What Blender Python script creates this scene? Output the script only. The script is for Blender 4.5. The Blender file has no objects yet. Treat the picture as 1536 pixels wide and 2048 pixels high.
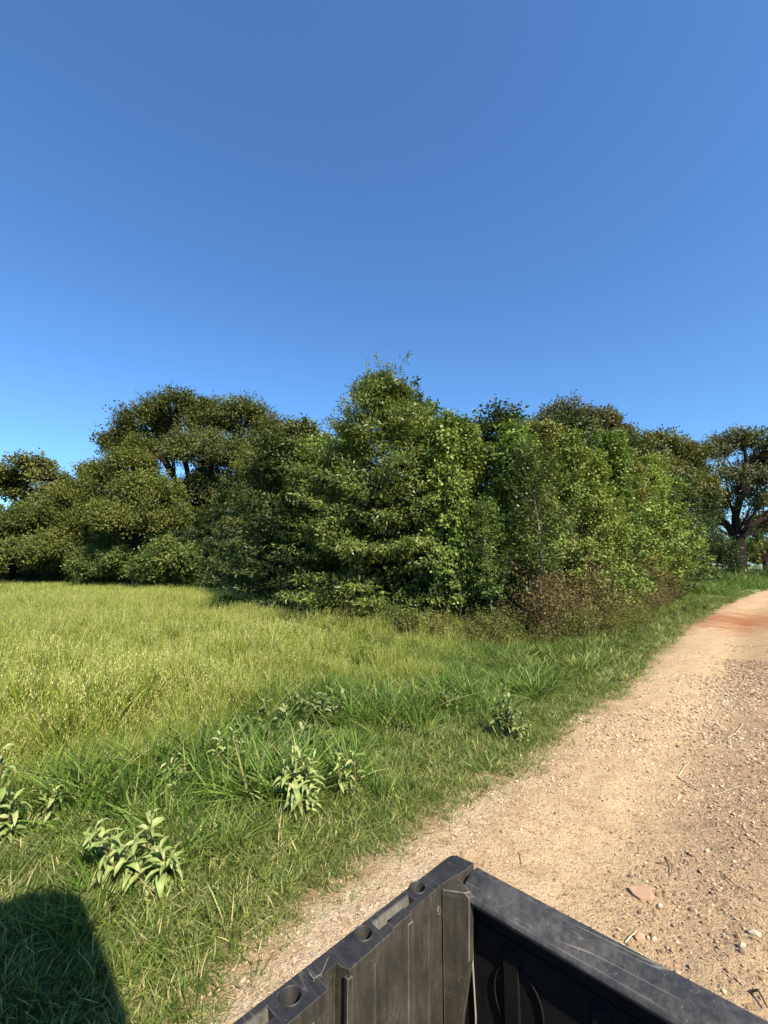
import bpy, bmesh, math, random
import numpy as np
from mathutils import Vector, Matrix
R = math.radians
rng = np.random.default_rng(7)
random.seed(7)
scn = bpy.context.scene
COL = scn.collection

# ------------------------------------------------------------------ camera, sky, sun, exposure
HC = 1.4                      # height of the camera above the road
FPX = 880.0                   # focal length in pixels of the 1536 x 2048 photograph
PITCH = math.atan(106 / FPX)
SUN_AZ, SUN_EL = R(34), R(45.5)  # shadows run 34 degrees left of straight ahead
cam_d = bpy.data.cameras.new("camera")
cam = bpy.data.objects.new("camera", cam_d)
COL.objects.link(cam)
cam.location = (0, 0, HC)
cam.rotation_euler = (R(90) + PITCH, 0, 0)
cam_d.sensor_fit = 'VERTICAL'
cam_d.sensor_height = 24
cam_d.lens = 24 * FPX / 2048
cam_d.clip_start = 0.02
cam_d.clip_end = 5000
scn.camera = cam

world = bpy.data.worlds.new("World")
scn.world = world
world.use_nodes = True
wn = world.node_tree
bg = wn.nodes["Background"]
sky = wn.nodes.new("ShaderNodeTexSky")
sky.sky_type = 'NISHITA'
sky.sun_disc = False
sky.sun_elevation = SUN_EL
to_sun = Vector((math.sin(SUN_AZ) * math.cos(SUN_EL), -math.cos(SUN_AZ) * math.cos(SUN_EL), math.sin(SUN_EL)))
sky.sun_rotation = math.atan2(to_sun.x, to_sun.y)
sky.altitude = 0
sky.air_density = 1.15
sky.dust_density = 0.6
sky.ozone_density = 4.5
tint = wn.nodes.new("ShaderNodeMix"); tint.data_type = 'RGBA'; tint.blend_type = 'MULTIPLY'; tint.inputs[0].default_value = 1
tint.inputs[7].default_value = (.64, .945, 1.20, 1)      # the deep blue of a very clear sky
wn.links.new(sky.outputs[0], tint.inputs[6]); wn.links.new(tint.outputs[2], bg.inputs[0])
bg.inputs[1].default_value = 0.087

sun_d = bpy.data.lights.new("sun", 'SUN')
sun_d.energy = 5.0
sun_d.angle = R(0.5)
sun_d.color = (1.0, 0.88, 0.68)
sun = bpy.data.objects.new("sun", sun_d)
COL.objects.link(sun)
sun.rotation_euler = to_sun.to_track_quat('Z', 'Y').to_euler()

scn.view_settings.view_transform = 'Standard'
scn.view_settings.look = 'None'
scn.view_settings.exposure = 1.05
scn.view_settings.gamma = 1.0
scn.cycles.max_bounces = 6
scn.cycles.diffuse_bounces = 2
scn.cycles.glossy_bounces = 2
scn.cycles.transmission_bounces = 3

# ------------------------------------------------------------------ helpers
cF = np.array([0, math.cos(PITCH), math.sin(PITCH)])
cU = np.array([0, -math.sin(PITCH), math.cos(PITCH)])
def ray(x, y):
    return np.array([(x - 768) / FPX, 0, 0]) - cU * ((y - 1024) / FPX) + cF
def gp(x, y, z=0.0):
    r = ray(x, y)
    t = (z - HC) / r[2]
    return np.array([r[0] * t, r[1] * t, z])
def at(x, y, Y):
    """world point seen at photo pixel (x, y), Y metres ahead"""
    r = ray(x, y)
    t = Y / r[1]
    return np.array([r[0] * t, Y, HC + r[2] * t])

def setp(o, label=None, cat=None, group=None, kind=None):
    for k, v in (('label', label), ('category', cat), ('group', group), ('kind', kind)):
        if v: o[k] = v
    return o
def link(name, me, mat=None, parent=None, loc=None):
    o = bpy.data.objects.new(name, me)
    COL.objects.link(o)
    if mat is not None:
        for m in (mat if isinstance(mat, (list, tuple)) else [mat]):
            me.materials.append(m)
    if parent is not None: o.parent = parent
    if loc is not None: o.location = loc
    return o
def empty(name, loc=(0, 0, 0), rz=0.0):
    o = bpy.data.objects.new(name, None)
    COL.objects.link(o)
    o.location = loc
    o.rotation_euler = (0, 0, rz)
    o.empty_display_size = 0.1
    return o
def mesh_np(name, V, F, attr=None, smooth=False, attrname='v'):
    """V (n,3), F (m,k) constant k; attr (m,3) per face"""
    V = np.asarray(V, np.float32); F = np.asarray(F, np.int32)
    me = bpy.data.meshes.new(name)
    m, k = F.shape
    me.vertices.add(len(V)); me.vertices.foreach_set('co', V.ravel())
    me.loops.add(m * k); me.loops.foreach_set('vertex_index', F.ravel())
    me.polygons.add(m)
    me.polygons.foreach_set('loop_start', np.arange(0, m * k, k, dtype=np.int32))
    me.polygons.foreach_set('loop_total', np.full(m, k, np.int32))
    if smooth: me.polygons.foreach_set('use_smooth', np.ones(m, bool))
    me.update(calc_edges=True)
    if attr is not None:
        a = me.attributes.new(attrname, 'FLOAT_COLOR', 'FACE')
        c = np.ones((m, 4), np.float32); c[:, :3] = attr
        a.data.foreach_set('color', c.ravel())
    return me
def norm(a):
    return a / np.maximum(np.linalg.norm(a, axis=-1, keepdims=True), 1e-9)

class Tubes:
    def __init__(s): s.V = []; s.F = []; s.n = 0
    def add(s, pts, rad, k=6):
        P = np.asarray(pts, float); n = len(P)
        rad = np.broadcast_to(np.asarray(rad, float), (n,))
        T = norm(np.gradient(P, axis=0))
        ref = np.array([0.31, 0.17, 0.93]) if abs(T[0][2]) < .8 else np.array([1, .13, .1])
        A = norm(np.cross(T, ref)); B = np.cross(T, A)
        th = np.arange(k) * 2 * math.pi / k
        ring = P[:, None, :] + rad[:, None, None] * (np.cos(th)[None, :, None] * A[:, None, :] + np.sin(th)[None, :, None] * B[:, None, :])
        s.V.append(ring.reshape(-1, 3))
        i = np.arange(n - 1)[:, None] * k; j = np.arange(k)[None, :]; j2 = (j + 1) % k
        f = np.stack([i + j, i + j2, i + k + j2, i + k + j], -1).reshape(-1, 4) + s.n
        s.F.append(f); s.n += n * k
    def mesh(s, name):
        return mesh_np(name, np.concatenate(s.V), np.concatenate(s.F), smooth=True)

# value noise on numpy arrays
_perm = np.random.default_rng(3).random((256, 256))
def vnoise(x, y):
    xi = np.floor(x).astype(int); yi = np.floor(y).astype(int)
    fx = x - xi; fy = y - yi
    fx = fx * fx * (3 - 2 * fx); fy = fy * fy * (3 - 2 * fy)
    g = lambda a, b: _perm[a % 256, b % 256]
    return (g(xi, yi) * (1 - fx) + g(xi + 1, yi) * fx) * (1 - fy) + (g(xi, yi + 1) * (1 - fx) + g(xi + 1, yi + 1) * fx) * fy
def fbm(x, y, o=3):
    s = 0; a = .5
    for k in range(o):
        s = s + a * vnoise(x * 2 ** k + 17 * k, y * 2 ** k + 5 * k); a *= .5
    return s / (1 - .5 ** o)

# ------------------------------------------------------------------ materials
def new_mat(name):
    m = bpy.data.materials.new(name); m.use_nodes = True
    return m, m.node_tree.nodes, m.node_tree.links, m.node_tree.nodes['Principled BSDF']
def ramp(nodes, stops, interp='LINEAR'):
    r = nodes.new('ShaderNodeValToRGB'); e = r.color_ramp.elements
    r.color_ramp.interpolation = interp
    while len(e) < len(stops): e.new(0.5)
    for i, (p, c) in enumerate(stops):
        e[i].position = p; e[i].color = (*c, 1)
    return r
def leaf_mat(name, stops, trans=0.3, rough=0.5, orand=.4, val=0.35, tcol=(1.25, 1.3, .6)):
    """per-leaf colour from face attribute v: R picks the ramp, G shifts the value"""
    m, N, L, P = new_mat(name)
    a = N.new('ShaderNodeAttribute'); a.attribute_name = 'v'
    oi = N.new('ShaderNodeObjectInfo')
    sep = N.new('ShaderNodeSeparateColor'); L.new(a.outputs['Color'], sep.inputs[0])
    mad = N.new('ShaderNodeMath'); mad.operation = 'MULTIPLY_ADD'
    L.new(oi.outputs['Random'], mad.inputs[0]); mad.inputs[1].default_value = orand; mad.inputs[2].default_value = -orand / 2
    ad = N.new('ShaderNodeMath'); ad.operation = 'ADD'; ad.use_clamp = True
    L.new(sep.outputs[0], ad.inputs[0]); L.new(mad.outputs[0], ad.inputs[1])
    r = ramp(N, stops); L.new(ad.outputs[0], r.inputs[0])
    hs = N.new('ShaderNodeHueSaturation'); L.new(r.outputs[0], hs.inputs['Color'])
    mr = N.new('ShaderNodeMapRange'); L.new(sep.outputs[1], mr.inputs[0])
    mr.inputs[3].default_value = 1 - val; mr.inputs[4].default_value = 1 + val
    L.new(mr.outputs[0], hs.inputs['Value'])
    L.new(hs.outputs[0], P.inputs['Base Color'])
    P.inputs['Roughness'].default_value = rough
    P.inputs['Specular IOR Level'].default_value = .35
    tr = N.new('ShaderNodeBsdfTranslucent')
    mc = N.new('ShaderNodeMix'); mc.data_type = 'RGBA'; mc.blend_type = 'MULTIPLY'; mc.inputs[0].default_value = 1
    L.new(hs.outputs[0], mc.inputs[6]); mc.inputs[7].default_value = (*tcol, 1)
    L.new(mc.outputs[2], tr.inputs[0])
    mx = N.new('ShaderNodeMixShader'); mx.inputs[0].default_value = trans
    L.new(P.outputs[0], mx.inputs[1]); L.new(tr.outputs[0], mx.inputs[2])
    L.new(mx.outputs[0], N['Material Output'].inputs[0])
    return m
def bark_mat(name, c0, c1, scale=8):
    m, N, L, P = new_mat(name)
    tc = N.new('ShaderNodeTexCoord'); mp = N.new('ShaderNodeMapping'); mp.inputs['Scale'].default_value = (scale, scale, scale * .25)
    L.new(tc.outputs['Object'], mp.inputs[0])
    n = N.new('ShaderNodeTexNoise'); n.inputs['Scale'].default_value = 2; n.inputs['Detail'].default_value = 8; n.inputs['Roughness'].default_value = .7
    L.new(mp.outputs[0], n.inputs['Vector'])
    r = ramp(N, [(.35, c0), (.65, c1)]); L.new(n.outputs[0], r.inputs[0]); L.new(r.outputs[0], P.inputs['Base Color'])
    b = N.new('ShaderNodeBump'); b.inputs['Strength'].default_value = .8; b.inputs['Distance'].default_value = .03
    L.new(n.outputs[0], b.inputs['Height']); L.new(b.outputs[0], P.inputs['Normal'])
    P.inputs['Roughness'].default_value = .95; P.inputs['Specular IOR Level'].default_value = .1
    return m

M_oak = leaf_mat('oak_leaves', [(0, (0.0560, 0.0706, 0.0157)), (.5, (0.1120, 0.1235, 0.0269)), (.85, (0.1680, 0.1646, 0.0392)), (1, (0.2240, 0.1646, 0.0448))], .2, .6)
M_oakgrey = leaf_mat('grey_oak_leaves', [(0, (0.0473, 0.0567, 0.0210)), (.5, (0.0893, 0.0964, 0.0378)), (1, (0.1680, 0.1474, 0.0630))], .2, .6)
M_cedar = leaf_mat('olive_leaves', [(0, (0.0504, 0.0712, 0.0112)), (.5, (0.1120, 0.1306, 0.0224)), (1, (0.1904, 0.1840, 0.0336))], .2, .6)
M_willow = leaf_mat('willow_oak_leaves', [(0, (0.0512, 0.0768, 0.0154)), (.6, (0.1344, 0.1728, 0.0333)), (.9, (0.2176, 0.2304, 0.0512)), (1, (0.2816, 0.2176, 0.0640))], .2, .42)
M_gum = leaf_mat('sweetgum_leaves', [(0, (0.0759, 0.1272, 0.0228)), (.6, (0.1671, 0.2332, 0.0424)), (.92, (0.2735, 0.3109, 0.0608)), (1, (0.3647, 0.2402, 0.0759))], .2, .55)
M_gumyel = leaf_mat('yellowing_sweetgum_leaves', [(0, (0.0834, 0.1268, 0.0242)), (.5, (0.1744, 0.2255, 0.0425)), (.9, (0.2653, 0.2819, 0.0682)), (1, (0.3335, 0.2255, 0.0758))], .2, .55)
M_gumolive = leaf_mat('olive_thicket_leaves', [(0, (0.0649, 0.0865, 0.0216)), (.6, (0.1371, 0.1584, 0.0361)), (1, (0.2599, 0.2016, 0.0578))], .25, .5)
M_shade = leaf_mat('shade_darkened_leaves', [(0, (.025, .045, .010)), (.6, (.05, .075, .016)), (1, (.09, .10, .03))], .25, .5)  # leaf colour darkened to put shade into trees and undergrowth
M_bush = leaf_mat('bush_leaves', [(0, (.05, .09, .02)), (.6, (.11, .15, .032)), (1, (.2, .2, .06))], .3, .5)
M_weedbrown = leaf_mat('brown_weed', [(0, (0.0690, 0.0483, 0.0207)), (.4, (0.1495, 0.1092, 0.0437)), (.6, (0.1840, 0.1667, 0.0575)), (1, (0.1725, 0.2185, 0.0575))], .2, .8)
M_weedyel = leaf_mat('yellow_weed', [(0, (.07, .085, .02)), (.5, (.15, .16, .035)), (1, (.28, .22, .07))], .25, .7)
M_meadow = leaf_mat('meadow_grass', [(0, (.12, .175, .026)), (.5, (.235, .30, .040)), (.85, (.33, .365, .075)), (1, (.48, .46, .19))], .35, .55, orand=.7, val=.45, tcol=(1.15, 1.2, .5))
M_lush = leaf_mat('lush_grass', [(0, (.045, .095, .015)), (.5, (.105, .18, .028)), (.85, (.18, .24, .05)), (1, (.36, .33, .14))], .3, .5, orand=.7, val=.45)
M_verge = leaf_mat('verge_grass', [(0, (0.0560, 0.0971, 0.0179)), (.5, (0.1288, 0.1828, 0.0336)), (.82, (0.2240, 0.2570, 0.0672)), (1, (0.4704, 0.4113, 0.2016))], .25, .55)
M_broad = leaf_mat('broad_leaves', [(0, (0.1673, 0.2263, 0.0689)), (.6, (0.2657, 0.3247, 0.1082)), (1, (0.3739, 0.4034, 0.1771))], .22, .5, val=.45, orand=.8)
M_bark = bark_mat('oak_bark', (.008, .006, .005), (.028, .022, .018))  # bark colour lowered so the sunlit oak trunk looks shaded
M_palebark = bark_mat('pale_bark', (.15, .125, .09), (.34, .30, .235), 14)
M_stem = bark_mat('green_stem', (.10, .10, .04), (.22, .17, .08), 40)

def ground_mat():
    m, N, L, P = new_mat('soil_and_thatch')
    tc = N.new('ShaderNodeTexCoord')
    n = N.new('ShaderNodeTexNoise'); n.inputs['Scale'].default_value = 3; n.inputs['Detail'].default_value = 10; n.inputs['Roughness'].default_value = .75
    L.new(tc.outputs['Object'], n.inputs['Vector'])
    r = ramp(N, [(.3, (.05, .055, .02)), (.55, (.10, .10, .04)), (.75, (.18, .16, .075))])
    L.new(n.outputs[0], r.inputs[0])
    n2 = N.new('ShaderNodeTexNoise'); n2.inputs['Scale'].default_value = .02; n2.inputs['Detail'].default_value = 4
    L.new(tc.outputs['Object'], n2.inputs['Vector'])
    far = ramp(N, [(.35, (.10, .14, .035)), (.65, (.2, .22, .07))]); L.new(n2.outputs[0], far.inputs[0])
    ln = N.new('ShaderNodeVectorMath'); ln.operation = 'LENGTH'; L.new(tc.outputs['Object'], ln.inputs[0])
    mr = N.new('ShaderNodeMapRange'); mr.inputs[1].default_value = 18; mr.inputs[2].default_value = 34
    L.new(ln.outputs['Value'], mr.inputs[0])
    mx = N.new('ShaderNodeMix'); mx.data_type = 'RGBA'
    L.new(mr.outputs[0], mx.inputs[0]); L.new(r.outputs[0], mx.inputs[6]); L.new(far.outputs[0], mx.inputs[7])
    L.new(mx.outputs[2], P.inputs['Base Color']); P.inputs['Roughness'].default_value = .95
    b = N.new('ShaderNodeBump'); b.inputs['Strength'].default_value = .6; b.inputs['Distance'].default_value = .05
    L.new(n.outputs[0], b.inputs['Height']); L.new(b.outputs[0], P.inputs['Normal'])
    return m
def road_mat():
    """v attribute: R = red clay, G = coarse brown gravel, B = pale gravel"""
    m, N, L, P = new_mat('sandy_clay')
    tc = N.new('ShaderNodeTexCoord')
    def noise(s, d=6, r=.6):
        n = N.new('ShaderNodeTexNoise'); n.inputs['Scale'].default_value = s; n.inputs['Detail'].default_value = d; n.inputs['Roughness'].default_value = r
        L.new(tc.outputs['Object'], n.inputs['Vector']); return n
    big = noise(1.3); fine = noise(45, 8, .7); mid = noise(9, 6, .65)
    sand = ramp(N, [(.3, (.345, .235, .137)), (.5, (.46, .33, .197)), (.7, (.54, .405, .25))]); L.new(mid.outputs[0], sand.inputs[0])
    def mixc(f, a, b, mode='MIX'):
        x = N.new('ShaderNodeMix'); x.data_type = 'RGBA'; x.blend_type = mode
        (L.new(f, x.inputs[0]) if not isinstance(f, float) else setattr(x.inputs[0], 'default_value', f))
        for s, v in ((6, a), (7, b)):
            if isinstance(v, tuple): x.inputs[s].default_value = (*v, 1)
            else: L.new(v, x.inputs[s])
        return x.outputs[2]
    at_ = N.new('ShaderNodeAttribute'); at_.attribute_name = 'v'
    sep = N.new('ShaderNodeSeparateColor'); L.new(at_.outputs['Color'], sep.inputs[0])
    def masked(chan, n, lo, hi):
        mm = N.new('ShaderNodeMath'); mm.operation = 'ADD'; L.new(sep.outputs[chan], mm.inputs[0]); L.new(n.outputs[0], mm.inputs[1])
        r = N.new('ShaderNodeMapRange'); r.inputs[1].default_value = lo; r.inputs[2].default_value = hi; L.new(mm.outputs[0], r.inputs[0]); return r.outputs[0]
    c = mixc(masked(0, big, .75, 1.25), sand.outputs[0], (.30, .125, .055))
    vo = N.new('ShaderNodeTexVoronoi'); vo.inputs['Scale'].default_value = 125; L.new(tc.outputs['Object'], vo.inputs['Vector'])
    gcol = N.new('ShaderNodeSeparateColor'); L.new(vo.outputs['Color'], gcol.inputs[0])
    grav = ramp(N, [(0, (.17, .11, .065)), (.5, (.30, .205, .125)), (1, (.46, .34, .22))]); L.new(gcol.outputs[0], grav.inputs[0])
    c = mixc(masked(1, mid, .8, 1.15), c, grav.outputs[0])
    pale = ramp(N, [(0, (.34, .27, .18)), (.5, (.50, .41, .28)), (1, (.66, .57, .43))]); L.new(gcol.outputs[1], pale.inputs[0])
    c = mixc(masked(2, mid, .75, 1.15), c, pale.outputs[0])
    f2 = ramp(N, [(.34, (.38, .33, .3)), (.47, (.95, .95, .95)), (.6, (1.08, 1.08, 1.08))]); L.new(fine.outputs[0], f2.inputs[0])
    c = mixc(.8, c, f2.outputs[0], 'MULTIPLY')
    so = N.new('ShaderNodeAttribute'); so.attribute_name = 'soil'
    sm = N.new('ShaderNodeMath'); sm.operation = 'MULTIPLY_ADD'; L.new(mid.outputs[0], sm.inputs[0]); sm.inputs[1].default_value = .9; sm.inputs[2].default_value = -.45
    sa = N.new('ShaderNodeMath'); sa.operation = 'ADD'; sa.use_clamp = True; L.new(so.outputs['Fac'], sa.inputs[0]); L.new(sm.outputs[0], sa.inputs[1])
    soil = ramp(N, [(.3, (.075, .07, .03)), (.5, (.15, .13, .06)), (.7, (.26, .21, .11))]); L.new(fine.outputs[0], soil.inputs[0])
    c = mixc(sa.outputs[0], c, soil.outputs[0])
    L.new(c, P.inputs['Base Color']); P.inputs['Roughness'].default_value = .95; P.inputs['Specular IOR Level'].default_value = .15
    b1 = N.new('ShaderNodeBump'); b1.inputs['Strength'].default_value = .9; b1.inputs['Distance'].default_value = .02
    L.new(fine.outputs[0], b1.inputs['Height'])
    b2 = N.new('ShaderNodeBump'); b2.inputs['Strength'].default_value = .6; b2.inputs['Distance'].default_value = .005; b2.invert = True
    L.new(vo.outputs['Distance'], b2.inputs['Height']); L.new(b1.outputs[0], b2.inputs['Normal'])
    L.new(b2.outputs[0], P.inputs['Normal'])
    return m
def stone_mat(name, stops):
    m, N, L, P = new_mat(name)
    oi = N.new('ShaderNodeObjectInfo'); r = ramp(N, stops); L.new(oi.outputs['Random'], r.inputs[0])
    tc = N.new('ShaderNodeTexCoord'); n = N.new('ShaderNodeTexNoise'); n.inputs['Scale'].default_value = 30; n.inputs['Detail'].default_value = 6
    L.new(tc.outputs['Object'], n.inputs['Vector'])
    mx = N.new('ShaderNodeMix'); mx.data_type = 'RGBA'; mx.blend_type = 'MULTIPLY'; mx.inputs[0].default_value = .8
    g = ramp(N, [(.3, (.6, .58, .55)), (.7, (1.15, 1.15, 1.15))]); L.new(n.outputs[0], g.inputs[0])
    L.new(r.outputs[0], mx.inputs[6]); L.new(g.outputs[0], mx.inputs[7]); L.new(mx.outputs[2], P.inputs['Base Color'])
    P.inputs['Roughness'].default_value = .85
    b = N.new('ShaderNodeBump'); b.inputs['Strength'].default_value = .4; b.inputs['Distance'].default_value = .004
    L.new(n.outputs[0], b.inputs['Height']); L.new(b.outputs[0], P.inputs['Normal'])
    return m
def plastic_mat(name, dark, dust, amount, rough=.42, scr=.5):
    """worn black polyethylene: dust film, vertical grime, hairline scratches"""
    m, N, L, P = new_mat(name)
    tc = N.new('ShaderNodeTexCoord')
    def noise(vec, s, d=5, r=.6):
        n = N.new('ShaderNodeTexNoise'); n.inputs['Scale'].default_value = s; n.inputs['Detail'].default_value = d; n.inputs['Roughness'].default_value = r
        L.new(vec, n.inputs['Vector']); return n.outputs[0]
    mp = N.new('ShaderNodeMapping'); mp.inputs['Scale'].default_value = (1, 1, .2); L.new(tc.outputs['Object'], mp.inputs[0])
    streak = noise(mp.outputs[0], 90, 6, .7); cloud = noise(tc.outputs['Object'], 9, 6, .65); speck = noise(tc.outputs['Object'], 260, 2, .5)
    def mth(op, a, b, c=None, clamp=False):
        x = N.new('ShaderNodeMath'); x.operation = op; x.use_clamp = clamp
        for i, v in enumerate([a, b] + ([c] if c is not None else [])):
            if isinstance(v, (int, float)): x.inputs[i].default_value = v
            else: L.new(v, x.inputs[i])
        return x.outputs[0]
    s1 = mth('MULTIPLY', streak, cloud)
    r = N.new('ShaderNodeMapRange'); r.inputs[1].default_value = .14; r.inputs[2].default_value = .42; L.new(s1, r.inputs[0])
    f = mth('MULTIPLY', r.outputs[0], amount)
    sp = N.new('ShaderNodeMapRange'); sp.inputs[1].default_value = .67; sp.inputs[2].default_value = .73; L.new(speck, sp.inputs[0])
    # hairline scratches: thin bands of warped, rotated coordinates
    tot = None
    for k, (rx, ry, rz, s) in enumerate([(.5, .3, .9, 22), (1.1, .2, 2.2, 17), (.2, 1.3, 1.5, 25)]):
        m2 = N.new('ShaderNodeMapping'); m2.inputs['Rotation'].default_value = (rx, ry, rz); m2.inputs['Scale'].default_value = (1, .06, 1)
        L.new(tc.outputs['Object'], m2.inputs[0])
        nz = noise(m2.outputs[0], s, 2, .4)
        d = mth('ABSOLUTE', mth('SUBTRACT', nz, .5), 0)
        l = N.new('ShaderNodeMapRange'); l.inputs[1].default_value = .006; l.inputs[2].default_value = .0; L.new(d, l.inputs[0])
        gate = N.new('ShaderNodeMapRange'); gate.inputs[1].default_value = .44; gate.inputs[2].default_value = .58
        L.new(noise(tc.outputs['Object'], 6 + 3 * k, 2), gate.inputs[0])
        lg = mth('MULTIPLY', l.outputs[0], gate.outputs[0]); tot = lg if tot is None else mth('MAXIMUM', tot, lg)
    f = mth('ADD', f, mth('MULTIPLY', tot, scr), clamp=True)
    f = mth('ADD', f, mth('MULTIPLY', sp.outputs[0], .45), clamp=True)
    mx = N.new('ShaderNodeMix'); mx.data_type = 'RGBA'; L.new(f, mx.inputs[0])
    mx.inputs[6].default_value = (*dark, 1); mx.inputs[7].default_value = (*dust, 1)
    L.new(mx.outputs[2], P.inputs['Base Color'])
    rr = N.new('ShaderNodeMapRange'); rr.inputs[3].default_value = rough; rr.inputs[4].default_value = min(1, rough + .4); L.new(f, rr.inputs[0]); L.new(rr.outputs[0], P.inputs['Roughness'])
    b = N.new('ShaderNodeBump'); b.inputs['Strength'].default_value = .25; b.inputs['Distance'].default_value = .001
    L.new(mth('ADD', cloud, mth('MULTIPLY', tot, -1)), b.inputs['Height']); L.new(b.outputs[0], P.inputs['Normal'])
    return m
def plain_mat(name, c, rough=.6, metal=0.0):
    m, N, L, P = new_mat(name)
    n = N.new('ShaderNodeTexNoise'); n.inputs['Scale'].default_value = 20; n.inputs['Detail'].default_value = 5
    tc = N.new('ShaderNodeTexCoord'); L.new(tc.outputs['Object'], n.inputs['Vector'])
    r = ramp(N, [(.3, tuple(x * .75 for x in c)), (.7, tuple(x * 1.2 for x in c))]); L.new(n.outputs[0], r.inputs[0]); L.new(r.outputs[0], P.inputs['Base Color'])
    P.inputs['Roughness'].default_value = rough; P.inputs['Metallic'].default_value = metal
    return m

# ------------------------------------------------------------------ ground and road
edge_px = [(400, 2048), (590, 1900), (700, 1800), (860, 1680), (940, 1610), (1090, 1515), (1180, 1440), (1290, 1350), (1390, 1255), (1450, 1215), (1515, 1185)]
EDGE = [(-60., -62.), (-12., -11.4), (-3.2, -1.7)] + [tuple(gp(*q)[:2]) for q in edge_px] + [(32., 31.5), (75., 52.)]
EDGE = np.array(EDGE)
def resample(P, step):
    seg = np.linalg.norm(np.diff(P, axis=0), axis=1); s = np.concatenate([[0], np.cumsum(seg)])
    return s
_es = resample(EDGE, 0)
def edge_dist(x, y):
    """signed distance to the left edge of the road, positive on the grass side"""
    x = np.asarray(x, float); y = np.asarray(y, float)
    best = np.full(x.shape, 1e9); sign = np.ones(x.shape)
    for a, b in zip(EDGE[:-1], EDGE[1:]):
        d = b - a; L2 = d @ d
        t = np.clip(((x - a[0]) * d[0] + (y - a[1]) * d[1]) / L2, 0, 1)
        dx = x - a[0] - t * d[0]; dy = y - a[1] - t * d[1]
        dd = np.hypot(dx, dy); cr = d[0] * dy - d[1] * dx
        m = dd < best; best = np.where(m, dd, best); sign = np.where(m, np.sign(cr), sign)
    return best * sign

# ground sheet, rings of cells growing with distance, gentle unevenness near, flat to the horizon
def ground_z(x, y):
    r = np.hypot(x, y)
    return (fbm(x * .35 + 9, y * .35 + 4) - .5) * .10 * np.clip((edge_dist(x, y) - .2) / 2, 0, 1) * np.clip(1 - r / 60, 0, 1)
rad = np.concatenate([[0], np.geomspace(.4, 3000, 90)]); NA = 128
th = np.arange(NA) * 2 * math.pi / NA
gx = (rad[1:, None] * np.cos(th)).ravel(); gy = (rad[1:, None] * np.sin(th)).ravel()
V = np.stack([gx, gy, ground_z(gx, gy)], 1)
i = np.arange(len(rad) - 2)[:, None] * NA; j = np.arange(NA)[None, :]; j2 = (j + 1) % NA
F = np.stack([i + j, i + NA + j, i + NA + j2, i + j2], -1).reshape(-1, 4)
V = np.vstack([V, [[0, 0, 0]]])
c = len(V) - 1
Fc = np.stack([np.full(NA // 2, c), np.arange(0, NA, 2), (np.arange(0, NA, 2) + 1), (np.arange(0, NA, 2) + 2) % NA], 1)
ground = link('ground', mesh_np('ground', V, np.vstack([F, Fc]), smooth=True), ground_mat())
setp(ground, kind='structure')

def road_z(x, y):
    x = np.asarray(x, float); y = np.asarray(y, float)
    n1 = fbm(x * 1.1, y * 1.1, 2) - .5; n2 = fbm(x * 9 + 3, y * 9, 3) - .5; n3 = vnoise(x * 31, y * 31) - .5
    near = np.clip(1 - np.hypot(x, y) / 25, 0, 1); d = -edge_dist(x, y); cross = np.clip((d + .25) / .5, 0, 1)
    rut = -.022 * np.exp(-((d - .75) / .22) ** 2) - .022 * np.exp(-((d - 2.1) / .22) ** 2) + .012 * np.exp(-((d - 1.4) / .3) ** 2)
    return np.maximum(.006 + cross * (.03 + .05 * n1 + .026 * n2 * near + .010 * n3 * near + rut), .005)
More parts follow.
